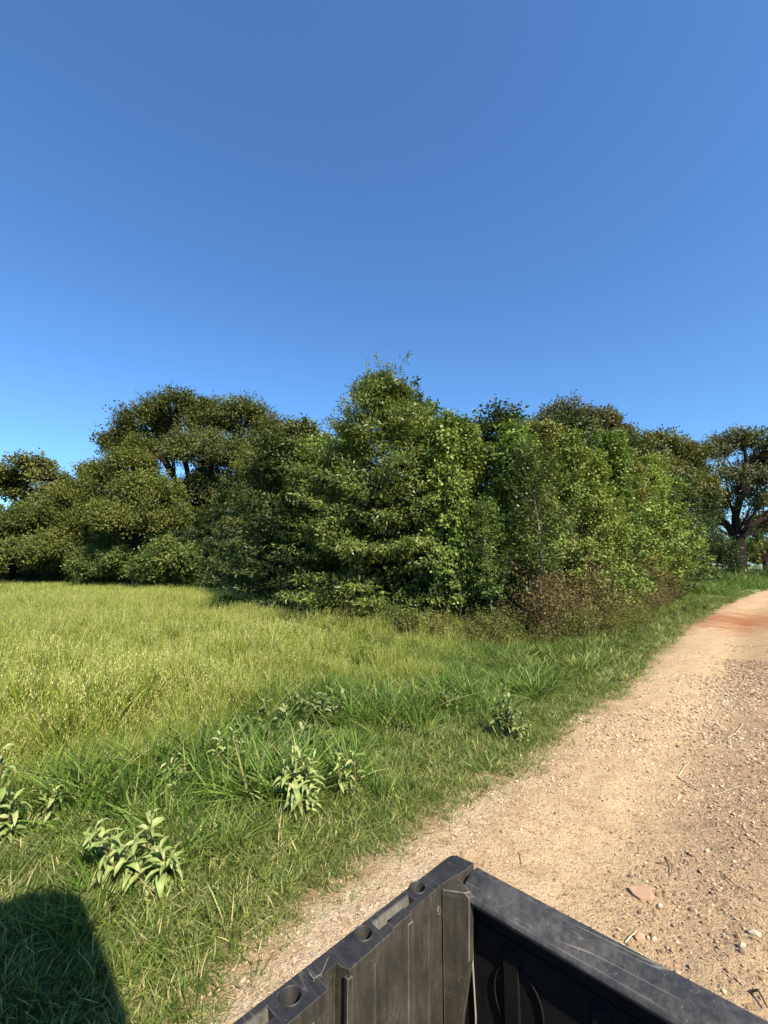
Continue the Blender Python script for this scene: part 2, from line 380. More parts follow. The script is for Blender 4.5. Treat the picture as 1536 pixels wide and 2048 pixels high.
# road sheet: cross-sections along the edge line
def road_sheet():
    s_dense = [0]
    tot = _es[-1]
    pts = []; s = 0
    k0 = _es[3]                       # arc length at the bottom of the frame
    while s < tot:
        d = abs(s - k0 - 1)
        pts.append(s); s += max(.035, min(3.0, .012 * max(0, d - 2) + .035)) if d < 20 else min(3., .25 + .1 * (d - 20))
    pts = np.array(pts + [tot])
    ex = np.interp(pts, _es, EDGE[:, 0]); ey = np.interp(pts, _es, EDGE[:, 1])
    # smoothed direction
    tx = np.gradient(ex, pts); ty = np.gradient(ey, pts)
    kern = np.exp(-np.linspace(-2, 2, 41) ** 2); kern /= kern.sum()
    tx = np.convolve(np.pad(tx, 20, 'edge'), kern, 'valid'); ty = np.convolve(np.pad(ty, 20, 'edge'), kern, 'valid')
    l = np.hypot(tx, ty); nx, ny = ty / l, -tx / l      # to the right
    w = np.concatenate([np.linspace(-1.1, -.3, 14), np.linspace(-.25, 3, 95), np.linspace(3.08, 7.0, 30)])
    far_ = np.clip(7 / np.maximum(np.hypot(ex, ey), .1), .15, 1)[:, None]; w2 = np.where(w[None, :] < 0, w[None, :] * far_, w[None, :])
    X = ex[:, None] + nx[:, None] * w2; Y = ey[:, None] + ny[:, None] * w2
    Z = road_z(X.ravel(), Y.ravel()).reshape(X.shape)
    Z = Z + np.where(w[None, :] < 0, np.maximum(ground_z(X, Y), -.02), 0)
    Z[:, 0] = -.05
    n, m = X.shape
    V = np.stack([X, Y, Z], -1).reshape(-1, 3)
    i = np.arange(n - 1)[:, None] * m; j = np.arange(m - 1)[None, :]
    F = np.stack([i + j, i + j + 1, i + m + j + 1, i + m + j], -1).reshape(-1, 4)
    C = V[F].mean(1)
    d = -edge_dist(C[:, 0], C[:, 1])
    r_ = np.hypot(C[:, 0], C[:, 1])
    clay = np.clip((r_ - 8.5) / 4, 0, 1) * .30 + np.exp(-((C[:, 0] - 9.3) ** 2 + (C[:, 1] - 10.6) ** 2) / 5) * .52
    brown = np.exp(-((d - 1.15) / .42) ** 2) * (.6 * np.clip(r_ / 3, 0, 1)) * (np.clip(1.2 - r_ / 30, 0, 1))
    pale = np.exp(-((d - .08) / .20) ** 2) * .50 * np.clip(1.6 - r_ / 3.2, 0, 1)
    A = np.stack([clay, brown, pale], 1)
    me = mesh_np('road', V, F, A, smooth=True)
    pv = edge_dist(V[:, 0], V[:, 1]) + (fbm(V[:, 0] * 2.3, V[:, 1] * 2.3) - .5) * .32
    so = np.clip((pv + .12) / .42, 0, 1)
    a = me.attributes.new('soil', 'FLOAT', 'POINT'); a.data.foreach_set('value', so.astype(np.float32))
    return me, None
rme, _ = road_sheet()
road = link('dirt_road', rme, road_mat()); setp(road, kind='structure')

# clay crossroad far off to the right and the field behind it
def flat_poly(name, pts, z, mat):
    bm = bmesh.new(); bm.faces.new([bm.verts.new((x, y, z)) for x, y in pts]); me = bpy.data.meshes.new(name); bm.to_mesh(me); bm.free()
    return link(name, me, mat)
def strip_mat(name, c0, c1, s=1.5):
    m, N, L, P = new_mat(name); tc = N.new('ShaderNodeTexCoord'); n = N.new('ShaderNodeTexNoise'); n.inputs['Scale'].default_value = s; n.inputs['Detail'].default_value = 8
    L.new(tc.outputs['Object'], n.inputs['Vector']); r = ramp(N, [(.35, c0), (.65, c1)]); L.new(n.outputs[0], r.inputs[0]); L.new(r.outputs[0], P.inputs['Base Color'])
    P.inputs['Roughness'].default_value = .95; return m
q = [gp(1478, 1163)[:2], gp(1700, 1172)[:2], gp(1700, 1152)[:2], gp(1478, 1146)[:2]]
cr = flat_poly('clay_crossroad', q, .06, strip_mat('red_clay', (.24, .10, .05), (.36, .18, .09))); setp(cr, kind='structure')

# ------------------------------------------------------------------ scatter with geometry nodes (stuff only)
def scatter(name, pts, rot, scl, idx, protos, label, cat):
    me = bpy.data.meshes.new(name); n = len(pts)
    me.vertices.add(n); me.vertices.foreach_set('co', np.asarray(pts, np.float32).ravel())
    a = me.attributes.new('rot', 'FLOAT_VECTOR', 'POINT'); a.data.foreach_set('vector', np.asarray(rot, np.float32).ravel())
    a = me.attributes.new('scl', 'FLOAT', 'POINT'); a.data.foreach_set('value', np.asarray(scl, np.float32))
    a = me.attributes.new('idx', 'INT', 'POINT'); a.data.foreach_set('value', np.asarray(idx, np.int32))
    o = link(name, me)
    coll = bpy.data.collections.new(name + '_kinds')
    for p in protos: coll.objects.link(p)
    ng = bpy.data.node_groups.new(name + '_nodes', 'GeometryNodeTree')
    ng.interface.new_socket('Geometry', in_out='INPUT', socket_type='NodeSocketGeometry')
    ng.interface.new_socket('Geometry', in_out='OUTPUT', socket_type='NodeSocketGeometry')
    N = ng.nodes; L = ng.links
    gi = N.new('NodeGroupInput'); go = N.new('NodeGroupOutput'); ip = N.new('GeometryNodeInstanceOnPoints'); ci = N.new('GeometryNodeCollectionInfo')
    ci.inputs['Collection'].default_value = coll; ci.inputs['Separate Children'].default_value = True; ci.inputs['Reset Children'].default_value = True
    def attr(nm, t):
        x = N.new('GeometryNodeInputNamedAttribute'); x.data_type = t; x.inputs['Name'].default_value = nm
        return [s for s in x.outputs if s.enabled and s.name == 'Attribute'][0]
    L.new(gi.outputs[0], ip.inputs['Points']); L.new(ci.outputs[0], ip.inputs['Instance'])
    ip.inputs['Pick Instance'].default_value = True
    L.new(attr('idx', 'INT'), ip.inputs['Instance Index'])
    L.new(attr('rot', 'FLOAT_VECTOR'), ip.inputs['Rotation']); L.new(attr('scl', 'FLOAT'), ip.inputs['Scale'])
    L.new(ip.outputs[0], go.inputs[0])
    md = o.modifiers.new('scatter', 'NODES'); md.node_group = ng
    setp(o, label, cat, kind='stuff')
    return o
def proto(name, me, mat):
    me.materials.append(mat)
    return bpy.data.objects.new(name, me)

def blades(n, R0, h, w, lean, curve, seed, straw=.1, heads=0.0, splay=.6):
    """n grass blades in a clump of radius R0"""
    g = np.random.default_rng(seed)
    a = g.uniform(0, 2 * math.pi, n); r = R0 * np.sqrt(g.random(n))
    base = np.stack([r * np.cos(a), r * np.sin(a), np.full(n, -.01)], 1)
    az = a * splay + g.uniform(0, 2 * math.pi, n) * (1 - splay) + g.normal(0, .5, n)
    H = h * g.uniform(.5, 1.15, n); ln = np.abs(g.normal(lean, lean * .5, n)); cv = np.abs(g.normal(curve, curve * .5, n))
    d = np.stack([np.cos(az), np.sin(az)], 1)
    faz = g.uniform(0, 2 * math.pi, n); side = np.stack([np.cos(faz), np.sin(faz), np.zeros(n)], 1)
    ts = np.array([0, .35, .7, 1.0]); ww = np.array([.8, 1, .7, .0])
    W = w * g.uniform(.7, 1.3, n)
    rows = []
    for t, k in zip(ts, ww):
        off = (ln * t + cv * t * t) * H
        zz = H * t * (1 - .35 * cv * t)
        c = base + np.stack([d[:, 0] * off, d[:, 1] * off, zz], 1)
        if k > 0: rows += [c - side * (W * k / 2)[:, None], c + side * (W * k / 2)[:, None]]
        else: rows += [c]
    V = np.stack(rows, 1).reshape(-1, 3)            # 7 verts each
    b = np.arange(n)[:, None] * 7
    F = np.concatenate([b + [0, 1, 3, 2], b + [2, 3, 5, 4], b + [4, 5, 6, 6]], 0)
    v = np.clip(g.normal(.45, .2, n), 0, .85); v[g.random(n) < straw] = 1
    A = np.stack([v, g.random(n), g.random(n)], 1); A = np.tile(A, (3, 1))
    Fq = F[:2 * n]; tip = F[2 * n:, :3]
    # tips as degenerate-free quads: split last triangle with a midpoint would cost; use tris through separate mesh join
    allV = V; faces4 = Fq; tris = tip
    if heads > 0:
        nh = max(1, int(n * heads)); sel = g.choice(n, nh, replace=False)
        tipp = V.reshape(n, 7, 3)[sel, 6]; hv = []; hf = []
        for q_, p in enumerate(tipp):
            for s_ in range(5):
                c = p + np.array([g.normal(0, .008), g.normal(0, .008), -.015 * s_ + .01]); u = g.normal(size=3); u /= np.linalg.norm(u); t_ = np.cross(u, [0, 0, 1.]); t_ /= np.linalg.norm(t_)
                o_ = len(hv); hv += [c - t_ * .003, c + np.array([0, 0, -.008]), c + t_ * .003, c + np.array([0, 0, .010])]; hf.append([o_, o_ + 1, o_ + 2, o_ + 3])
        hf = np.array(hf) + len(allV); allV = np.vstack([allV, hv])
        faces4 = np.vstack([faces4, hf])
        Ah = np.stack([np.full(len(hf), 1.), g.random(len(hf)), g.random(len(hf))], 1)
    else: Ah = np.zeros((0, 3))
    # pack tris as quads with a duplicated apex vertex moved a hair
    apex = V.reshape(n, 7, 3)[:, 6] + [0, 0, .0005]; base_i = len(allV); allV = np.vstack([allV, apex])
    q4 = np.concatenate([tris, (base_i + np.arange(n))[:, None]], 1)
    faces = np.vstack([faces4, q4]); attr = np.vstack([A[:2 * n], Ah, A[:n]])
    return mesh_np('grass_clump', allV, faces, attr)

# thicket front line (world), points behind it carry no meadow
thicket_px = [(440, 1170), (530, 1192), (605, 1240), (640, 1276), (760, 1285), (900, 1292), (1050, 1300), (1160, 1280), (1260, 1245), (1330, 1212), (1385, 1188)]
TH = np.array([gp(*q)[:2] for q in thicket_px])
def thick_dist(x, y):
    """positive inside the thicket, negative in front"""
    x = np.asarray(x, float); y = np.asarray(y, float); best = np.full(x.shape, 1e9); sg = np.ones(x.shape)
    P = np.vstack([[TH[0] + (TH[0] - TH[1]) * .2], TH, [TH[-1] + (TH[-1] - TH[-2]) * 1.5]])
    for a, b in zip(P[:-1], P[1:]):
        d = b - a; t = np.clip(((x - a[0]) * d[0] + (y - a[1]) * d[1]) / (d @ d), 0, 1)
        dx = x - a[0] - t * d[0]; dy = y - a[1] - t * d[1]; dd = np.hypot(dx, dy); m = dd < best
        best = np.where(m, dd, best); sg = np.where(m, np.sign(d[0] * dy - d[1] * dx), sg)
    return best * sg
def rand_wedge(n, r0, r1, a0=-56, a1=56, g=rng):
    """uniform points in a ring sector ahead of the camera (degrees from straight ahead, + = right)"""
    r = np.sqrt(g.uniform(r0 ** 2, r1 ** 2, n)); a = np.radians(g.uniform(a0, a1, n))
    return r * np.sin(a), r * np.cos(a)

WEED_SPOTS = [(*gp(px_, py_)[:2], r_) for px_, py_, r_ in [(285, 1790, .17), (-5, 1700, .16), (85, 1660, .12), (605, 1640, .16), (680, 1610, .12), (640, 1475, .27), (560, 1490, .25), (500, 1490, .18), (600, 1530, .24), (1016, 1490, .2), (960, 1475, .2), (470, 1520, .16)]]
def scatter_grass():
    mead = [proto('meadow_clump', blades(42, .08, .42, .0078, .08, .22, 10 + k, .08, .35), M_meadow) for k in range(4)]
    meadfar = [proto('meadow_far_clump', blades(60, .30, .40, .014, .10, .25, 30 + k, .12, .15), M_meadow) for k in range(3)]
    lush = [proto('lush_clump', blades(42, .06, .27, .0088, .28, .6, 50 + k, .05), M_lush) for k in range(4)]
    verge = [proto('verge_clump', blades(40, .08, .075, .0055, .5, .7, 70 + k, .13), M_verge) for k in range(4)]
    vtuft = [proto('verge_tuft', blades(36, .05, .10, .005, .45, .8, 90 + k, .10), M_verge) for k in range(3)]
    stems = proto('seed_stems', blades(9, .05, .60, .0045, .14, .30, 120, .1, 1.0, .4), M_meadow); stems2 = proto('seed_stems', blades(7, .05, .55, .0045, .2, .25, 121, .15, 1.0, .4), M_meadow)
    def make(name, protos, x, y, sc, label, cat, tilt=.12):
        keep = np.ones(len(x), bool)
        for (wx, wy, wr) in WEED_SPOTS: keep &= ((x - wx) ** 2 + (y - wy) ** 2 > (wr * .8) ** 2) | ('verge' in name) | (rng.random(len(x)) < .12)
        x, y, sc = x[keep], y[keep], sc[keep]
        n = len(x); z = ground_z(x, y)
        rot = np.stack([rng.normal(0, tilt, n), rng.normal(0, tilt, n), rng.uniform(0, 6.28, n)], 1)
        scatter(name, np.stack([x, y, z], 1), rot, sc, rng.integers(0, len(protos), n), protos, label, cat)
    # meadow
    xs, ys = [], []
    for n, r0, r1 in ((7000, 2.2, 5.5), (10500, 5.5, 11), (11000, 11, 20)):
        x, y = rand_wedge(n, r0, r1, -58, 20); xs.append(x); ys.append(y)
    x = np.concatenate(xs); y = np.concatenate(ys); d = edge_dist(x, y) + (fbm(x * .8, y * .8) - .5) * 1.6; td = thick_dist(x, y)
    patch = .35 * fbm(x * .5 + 30, y * .5) + .65 * vnoise(x * 2.6 + 3, y * 2.6)
    k = (d > 1.75) & (td < .25) & ~((td > -2.8) & (rng.random(len(x)) < .5) & (x > -1)); x, y, patch, d = x[k], y[k], patch[k], d[k]
    sc = np.minimum(1.2, .15 + 2.1 * patch ** 1.7) * np.clip((d - 1.5) / 1.3, .55, 1) * rng.uniform(.8, 1.2, len(x))
    make('meadow_grass', mead, x, y, sc, 'tall yellow-green seeding grass filling the open meadow', 'grass')
    x, y = rand_wedge(9000, 2.5, 20, -58, 15); d = edge_dist(x, y); td = thick_dist(x, y); k = (d > 1.5) & (td < .1) & (rng.random(len(x)) < .5); x, y = x[k], y[k]
    make('meadow_seed_stems', [stems, stems2], x, y, rng.uniform(.5, 1.1, len(x)), 'thin seed stems standing above the meadow grass', 'grass', .15)
    x, y = rand_wedge(9000, 18, 46, -62, -8); td = thick_dist(x, y); k = td < .3; x, y = x[k], y[k]
    make('far_meadow_grass', meadfar, x, y, (.8 + .5 * fbm(x * .2, y * .2)) * rng.uniform(.8, 1.2, len(x)), 'far bright part of the meadow in front of the woods', 'grass')
    # lush band between verge and meadow, and along the thicket on the road side
    x, y = rand_wedge(9000, 1.6, 9, -62, 50); x2, y2 = rand_wedge(5200, 9, 26, 0, 46); x3, y3 = rand_wedge(5000, 24, 60, 36, 48); x = np.r_[x, x2, x3]; y = np.r_[y, y2, y3]
    d = edge_dist(x, y) + (fbm(x * 1.1, y * 1.1) - .5) * .9; td = thick_dist(x, y)
    far = np.hypot(x, y) > 9
    k = ((td < .4) | (np.hypot(x, y) > 24)) & (((d > .48) & ((d < 2.5) | (rng.random(len(x)) < .45))) | (far & (d > .35) & ((d < 4) | (np.hypot(x, y) > 24))))
    k &= ~((d < 1.1) & (rng.random(len(x)) < .45))
    k &= rng.random(len(x)) < np.clip((fbm(x * 1.7 + 3, y * 1.7, 2) - .25) * 3, .12, 1); x, y, d = x[k], y[k], d[k]
    sc = (.12 + 1.9 * fbm(x * 1.9 + 3, y * 1.9, 2) ** 1.6) * np.clip(.62 + (d - .5) * .55, .5, 1.25) * rng.uniform(.7, 1.3, len(x)) * np.where(np.hypot(x, y) > 24, 1.8, np.where(np.hypot(x, y) > 9, 1.25, 1)); sc = np.where(np.hypot(x, y) > 24, sc, np.minimum(sc, .95 + .15 * rng.random(len(x))))
    make('lush_grass', lush, x, y, sc, 'greener knee-high grass between the mown verge and the meadow', 'grass', .2)
    # long tangled grass round the leafy weeds and along the thicket side
    xs, ys = [], []
    for cx_, cy_, rr_, n_ in ((560, 1430, .75, 260), (740, 1440, .45, 90), (400, 1560, .5, 110), (900, 1420, .6, 110), (1090, 1390, .5, 90), (620, 1590, .35, 50), (150, 1600, .35, 60)):
        c_ = gp(cx_, cy_); xs.append(c_[0] + rng.normal(0, rr_ * .5, n_)); ys.append(c_[1] + rng.normal(0, rr_ * .5, n_))
    x = np.concatenate(xs); y = np.concatenate(ys); k = edge_dist(x, y) > .55; x, y = x[k], y[k]
    make('long_grass', lush, x, y, rng.uniform(.55, 1.35, len(x)), 'long tangled dark green grass round the leafy weeds', 'grass', .22)
    # short verge
    x, y = rand_wedge(26000, 1.4, 6, -66, 50); x2, y2 = rand_wedge(22000, 6, 30, 5, 48); x = np.r_[x, x2]; y = np.r_[y, y2]
    d = edge_dist(x, y) + (fbm(x * 2.3, y * 2.3) - .5) * .32
    d = d + .20 * np.clip(2 - np.hypot(x, y) / 4, 0, 1)
    dens = np.clip((d + .02) / .24, 0, 1)
    spot = np.zeros(len(x), bool)
    for (wx, wy, wr) in WEED_SPOTS: spot |= (x - wx) ** 2 + (y - wy) ** 2 < wr * wr * 1.2
    k = (d > -.05) & ((d < 2.1) | spot) & (rng.random(len(x)) < dens); x, y, d = x[k], y[k], d[k]
    sc = (.6 + .5 * fbm(x * 2, y * 2)) * np.clip(.62 + d * .7, .55, 1.25) * rng.uniform(.8, 1.2, len(x)) * np.where(np.hypot(x, y) > 6, 1.9, 1)
    make('verge_grass', verge, x, y, sc, 'short dry olive grass on the road verge', 'grass', .3)
    x, y = rand_wedge(2600, 1.4, 8, -66, 50); d = edge_dist(x, y) + (fbm(x * 2.3, y * 2.3) - .5) * .3; k = (d > .12) & (d < 1.6) & (fbm(x * 1.7 + 5, y * 1.7) > .47); x, y = x[k], y[k]
    make('verge_tufts', vtuft, x, y, rng.uniform(.6, 1.4, len(x)), 'coarser tufts standing out of the short verge grass', 'grass', .25)
scatter_grass()

# ------------------------------------------------------------------ pebbles on the road
def stone_mesh(seed, flat=.6, sub=1, amp=.28):
    g = np.random.default_rng(seed); bm = bmesh.new(); bmesh.ops.create_icosphere(bm, subdivisions=sub, radius=1)
    ax = g.uniform(.7, 1.3, 3); ax[2] *= flat
    for v in bm.verts:
        v.co = Vector((v.co.x * ax[0], v.co.y * ax[1], v.co.z * ax[2])) * (1 + g.uniform(-amp, amp))
    me = bpy.data.meshes.new('stone'); bm.to_mesh(me); bm.free(); return me
M_pebble = stone_mat('pebbles', [(0, (.26, .18, .12)), (.35, (.40, .29, .19)), (.7, (.48, .36, .23)), (1, (.58, .47, .33))])
M_pebbrown = stone_mat('brown_pebbles', [(0, (.15, .095, .06)), (.5, (.29, .195, .12)), (.85, (.38, .28, .18)), (1, (.50, .41, .29))])
def scatter_pebbles():
    pk = [proto('pebble', stone_mesh(200 + k, .55), M_pebble) for k in range(6)]
    pb = [proto('brown_pebble', stone_mesh(220 + k, .6), M_pebbrown) for k in range(6)]
    def mk(name, protos, x, y, s, label):
        n = len(x); rot = np.stack([rng.normal(0, .3, n), rng.normal(0, .3, n), rng.uniform(0, 6.28, n)], 1)
        scatter(name, np.stack([x, y, road_z(x, y) + s * (.35 - .5 * rng.random(n))], 1), rot, s, rng.integers(0, len(protos), n), protos, label, 'gravel')
    # everywhere, fine
    x, y = rand_wedge(110000, 1.1, 7, -50, 58); d = -edge_dist(x, y)
    cl = fbm(x * 2.2 + 40, y * 2.2, 3)
    k = (d > -.12) & (d < 6.5) & (rng.random(len(x)) < np.clip((cl - .36) * 3.2, .1, 1)); x, y = x[k], y[k]
    s = .0024 + .0060 * rng.random(len(x)) ** 4; s *= np.clip(np.hypot(x, y) / 2.5, 1, 2.2)
    mk('fine_gravel', pk, x, y, s, 'fine tan grit spread over the dirt road')
    # edge strip of pale gravel
    x, y = rand_wedge(70000, 1.2, 8, -60, 50); d = -edge_dist(x, y)
    k = (d > -.16) & (d < .75) & (rng.random(len(x)) < np.exp(-((d - .12) / .28) ** 2) * np.clip(1.7 - np.hypot(x, y) / 3.2, .12, 1)) & (fbm(x * 1.3, y * 1.3) > .36); x, y = x[k], y[k]
    s = rng.uniform(.0028, .0075, len(x)) * np.clip(np.hypot(x, y) / 3, 1, 1.6)
    mk('edge_gravel', pk, x, y, s, 'pale loose gravel along the grassy edge of the road')
    # coarse brown gravel of the middle track and a patch beside the tailgate
    x, y = rand_wedge(110000, 1.3, 10, 5, 58); d = -edge_dist(x, y)
    cp = gp(1345, 1835); pat = np.exp(-(((x - cp[0]) / .28) ** 2 + ((y - cp[1]) / .22) ** 2))
    p = np.exp(-((d - 1.12) / .34) ** 2) * np.clip((np.hypot(x, y) - 1.5) / 2, .12, .9) * (fbm(x * 1.6 + 7, y * 1.6) > .40) + pat * .9
    k = rng.random(len(x)) < p; x, y = x[k], y[k]
    s = .003 + .0065 * rng.random(len(x)) ** 2.5; s *= np.clip(np.hypot(x, y) / 3.5, 1, 1.8)
    mk('track_gravel', pb, x, y, s, 'coarse brown gravel of the wheel track on the right of the road')
scatter_pebbles()

# ------------------------------------------------------------------ vegetation generators
def leaf_quads(P, axis, nrm, Ln, Wd, fold=.12):
    """diamond leaves folded along the midrib"""
    axis = norm(axis); side = norm(np.cross(axis, nrm)); up = np.cross(side, axis)
    tip = P + axis * Ln[:, None]; mid = P + axis * (Ln * .45)[:, None] + up * (Ln * fold)[:, None] * 0
    l = mid + side * (Wd / 2)[:, None] + up * (Wd * fold)[:, None]; r = mid - side * (Wd / 2)[:, None] + up * (Wd * fold)[:, None]
    V = np.stack([P, l, tip, r], 1).reshape(-1, 3); n = len(P)
    return V, np.arange(4 * n).reshape(n, 4)
def twig_leaves(A, B, nper, Ln, Wd, spread, g, cval=None, droop=.3, upn=.6, ctr=None):
    """leaves along twigs A->B"""
    n = len(A); t = g.random((n, nper)) ** .8
    P = A[:, None] + (B - A)[:, None] * t[..., None] + g.normal(0, 1, (n, nper, 3)) * spread
    d = norm(B - A)[:, None] * .7 + g.normal(0, .8, (n, nper, 3)); d[..., 2] -= droop
    nr = g.normal(0, 1, (n, nper, 3)); nr[..., 2] += upn * 1.5
    if ctr is not None: nr += 1.1 * norm((P - ctr) * [1, 1, .6])
    P = P.reshape(-1, 3); d = d.reshape(-1, 3); nr = nr.reshape(-1, 3); m = len(P)
    L_ = Ln * g.uniform(.65, 1.25, m); W_ = Wd * g.uniform(.7, 1.2, m)
    V, F = leaf_quads(P, d, nr, L_, W_)
    cv = (g.normal(.42, .14, n) if cval is None else cval)[:, None] + g.normal(0, .14, (n, nper))
    at_ = np.stack([np.clip(cv.ravel(), 0, 1), np.clip(np.repeat(g.random(n), nper) * .5 + g.random(m) * .5, 0, 1), g.random(m)], 1)
    return V, F, at_
def join(parts):
    Vs, Fs, As = [], [], []; o = 0
    for V, F, A in parts: Vs.append(V); Fs.append(F + o); As.append(A); o += len(V)
    return np.concatenate(Vs), np.concatenate(Fs), np.concatenate(As)

def branchy(seed, Ht, h0, prof, nbr, pitch, nt, tl, nl, Ln, Wd, spread, r0, droop=.2, tips=0, flat=1.0, lean=0., curve=0., maxz=None, trunks=1, fork=.0, sprays=True):
    """tree with a leader: returns (trunk mesh, crown mesh) in local coordinates"""
    g = np.random.default_rng(seed); T = Tubes(); tA, tB, tC, tE = [], [], [], []
    for tk in range(trunks):
        off = g.uniform(0, 6.28); bx, by = (0, 0) if tk == 0 else (.25 * math.cos(off) * g.uniform(.6, 1.4), .25 * math.sin(off) * g.uniform(.6, 1.4))
        H = Ht * (1 if tk == 0 else g.uniform(.75, .95))
        zz = np.linspace(0, 1, 9); wob = np.cumsum(g.normal(0, .012 * H, (9, 2)), 0); wob -= wob[0]
        ta = g.uniform(0, 6.28); TP = np.stack([bx + wob[:, 0] + lean * H * zz * math.cos(ta) + bx * zz * fork, by + wob[:, 1] + lean * H * zz * math.sin(ta) + by * zz * fork, zz * H], 1)
        T.add(TP, r0 * (1 - zz * .93) ** .8 + .003, 7)
        def tp(f): return np.array([np.interp(f, zz, TP[:, k]) for k in range(3)])
        nb = nbr if tk == 0 else nbr // 2
        for b in range(nb):
            f = h0 + (1 - h0) * ((b + g.random()) / nb) ** .9
            az = b * 2.399 + g.normal(0, .35) + tk; Lb = prof(min(1, (f - h0) / (1 - h0))) * g.uniform(.6, 1.0) ** 1.3 * 1.35
            pt = pitch(f) + g.normal(0, .12); p0 = tp(min(f, .985)); n = 6; tt = np.linspace(0, 1, n)
            hd = np.array([math.cos(az), math.sin(az)]); az2 = g.normal(0, .25)
            hx = np.stack([np.cos(az + az2 * tt), np.sin(az + az2 * tt)], 1) * (Lb * math.cos(pt) * tt)[:, None]
            hz = Lb * (math.sin(pt) * tt + curve * tt ** 2)
            BP = p0 + np.column_stack([hx, hz])
            T.add(BP, np.maximum(r0 * .28 * (1 - f * .6) * (1 - tt * .85), .0035), 4)
            k = nt
            for q in range(k):
                t = .18 + .82 * (q + g.random()) / k; i = min(int(t * (n - 1)), n - 2); fr = t * (n - 1) - i
                s = BP[i] * (1 - fr) + BP[i + 1] * fr; bd = norm(BP[i + 1] - BP[i])
                yaw = (1 if q % 2 else -1) * g.uniform(.4, 1.1); c_, s_ = math.cos(yaw), math.sin(yaw)
                d = np.array([bd[0] * c_ - bd[1] * s_, bd[0] * s_ + bd[1] * c_, bd[2] * .6 + g.normal(0, .22) * flat - .1 * droop]); d /= np.linalg.norm(d)
                ln = tl * g.uniform(.6, 1.3) * (1.15 - .5 * t)
                tA.append(s); tB.append(s + d * ln); tC.append(.42 + .10 * g.normal()); tE.append(False)
                if q % 3 == 0: T.add([s, s + d * ln], [.003, .0015], 3)
            tA.append(BP[-2]); tB.append(BP[-1] + norm(BP[-1] - BP[-2]) * .15 * tl); tC.append(.5); tE.append(False)
        for q in range(tips):
            f = g.uniform(.74, .97); s = tp(f); az = g.uniform(0, 6.28); ln = Ht * g.uniform(.07, .18) * (1.15 - .9 * abs(g.normal(0, .35)))
            e = s + np.array([math.cos(az) * ln * g.uniform(.1, .9), math.sin(az) * ln * g.uniform(.1, .9), ln])
            T.add([s, (s + e) / 2 + g.normal(0, .02, 3), e], [.008, .005, .002], 4)
            for u in range(7):
                a_ = s + (e - s) * (u / 7); sd = g.normal(0, .3, 3) * (1 - u / 8) * ln * .4; tA.append(a_); tB.append(s + (e - s) * ((u + 1) / 7) + sd); tC.append(.7); tE.append(True)
    A = np.array(tA); B = np.array(tB); C = np.array(tC)
    sp = np.array([spread, spread, spread * flat])
    cz = np.array([0, 0, Ht * .4]); E = np.array(tE)
    m1 = twig_leaves(A[~E], B[~E], nl, Ln, Wd, sp, g, C[~E], droop, ctr=cz)
    if E.any(): m2 = twig_leaves(A[E], B[E], 12, Ln * .9, Wd * .95, .028, g, C[E], droop, ctr=cz); m1 = join([m1, m2])
    V, F, At = m1
    return T.mesh('trunk'), mesh_np('crown', V, F, At)

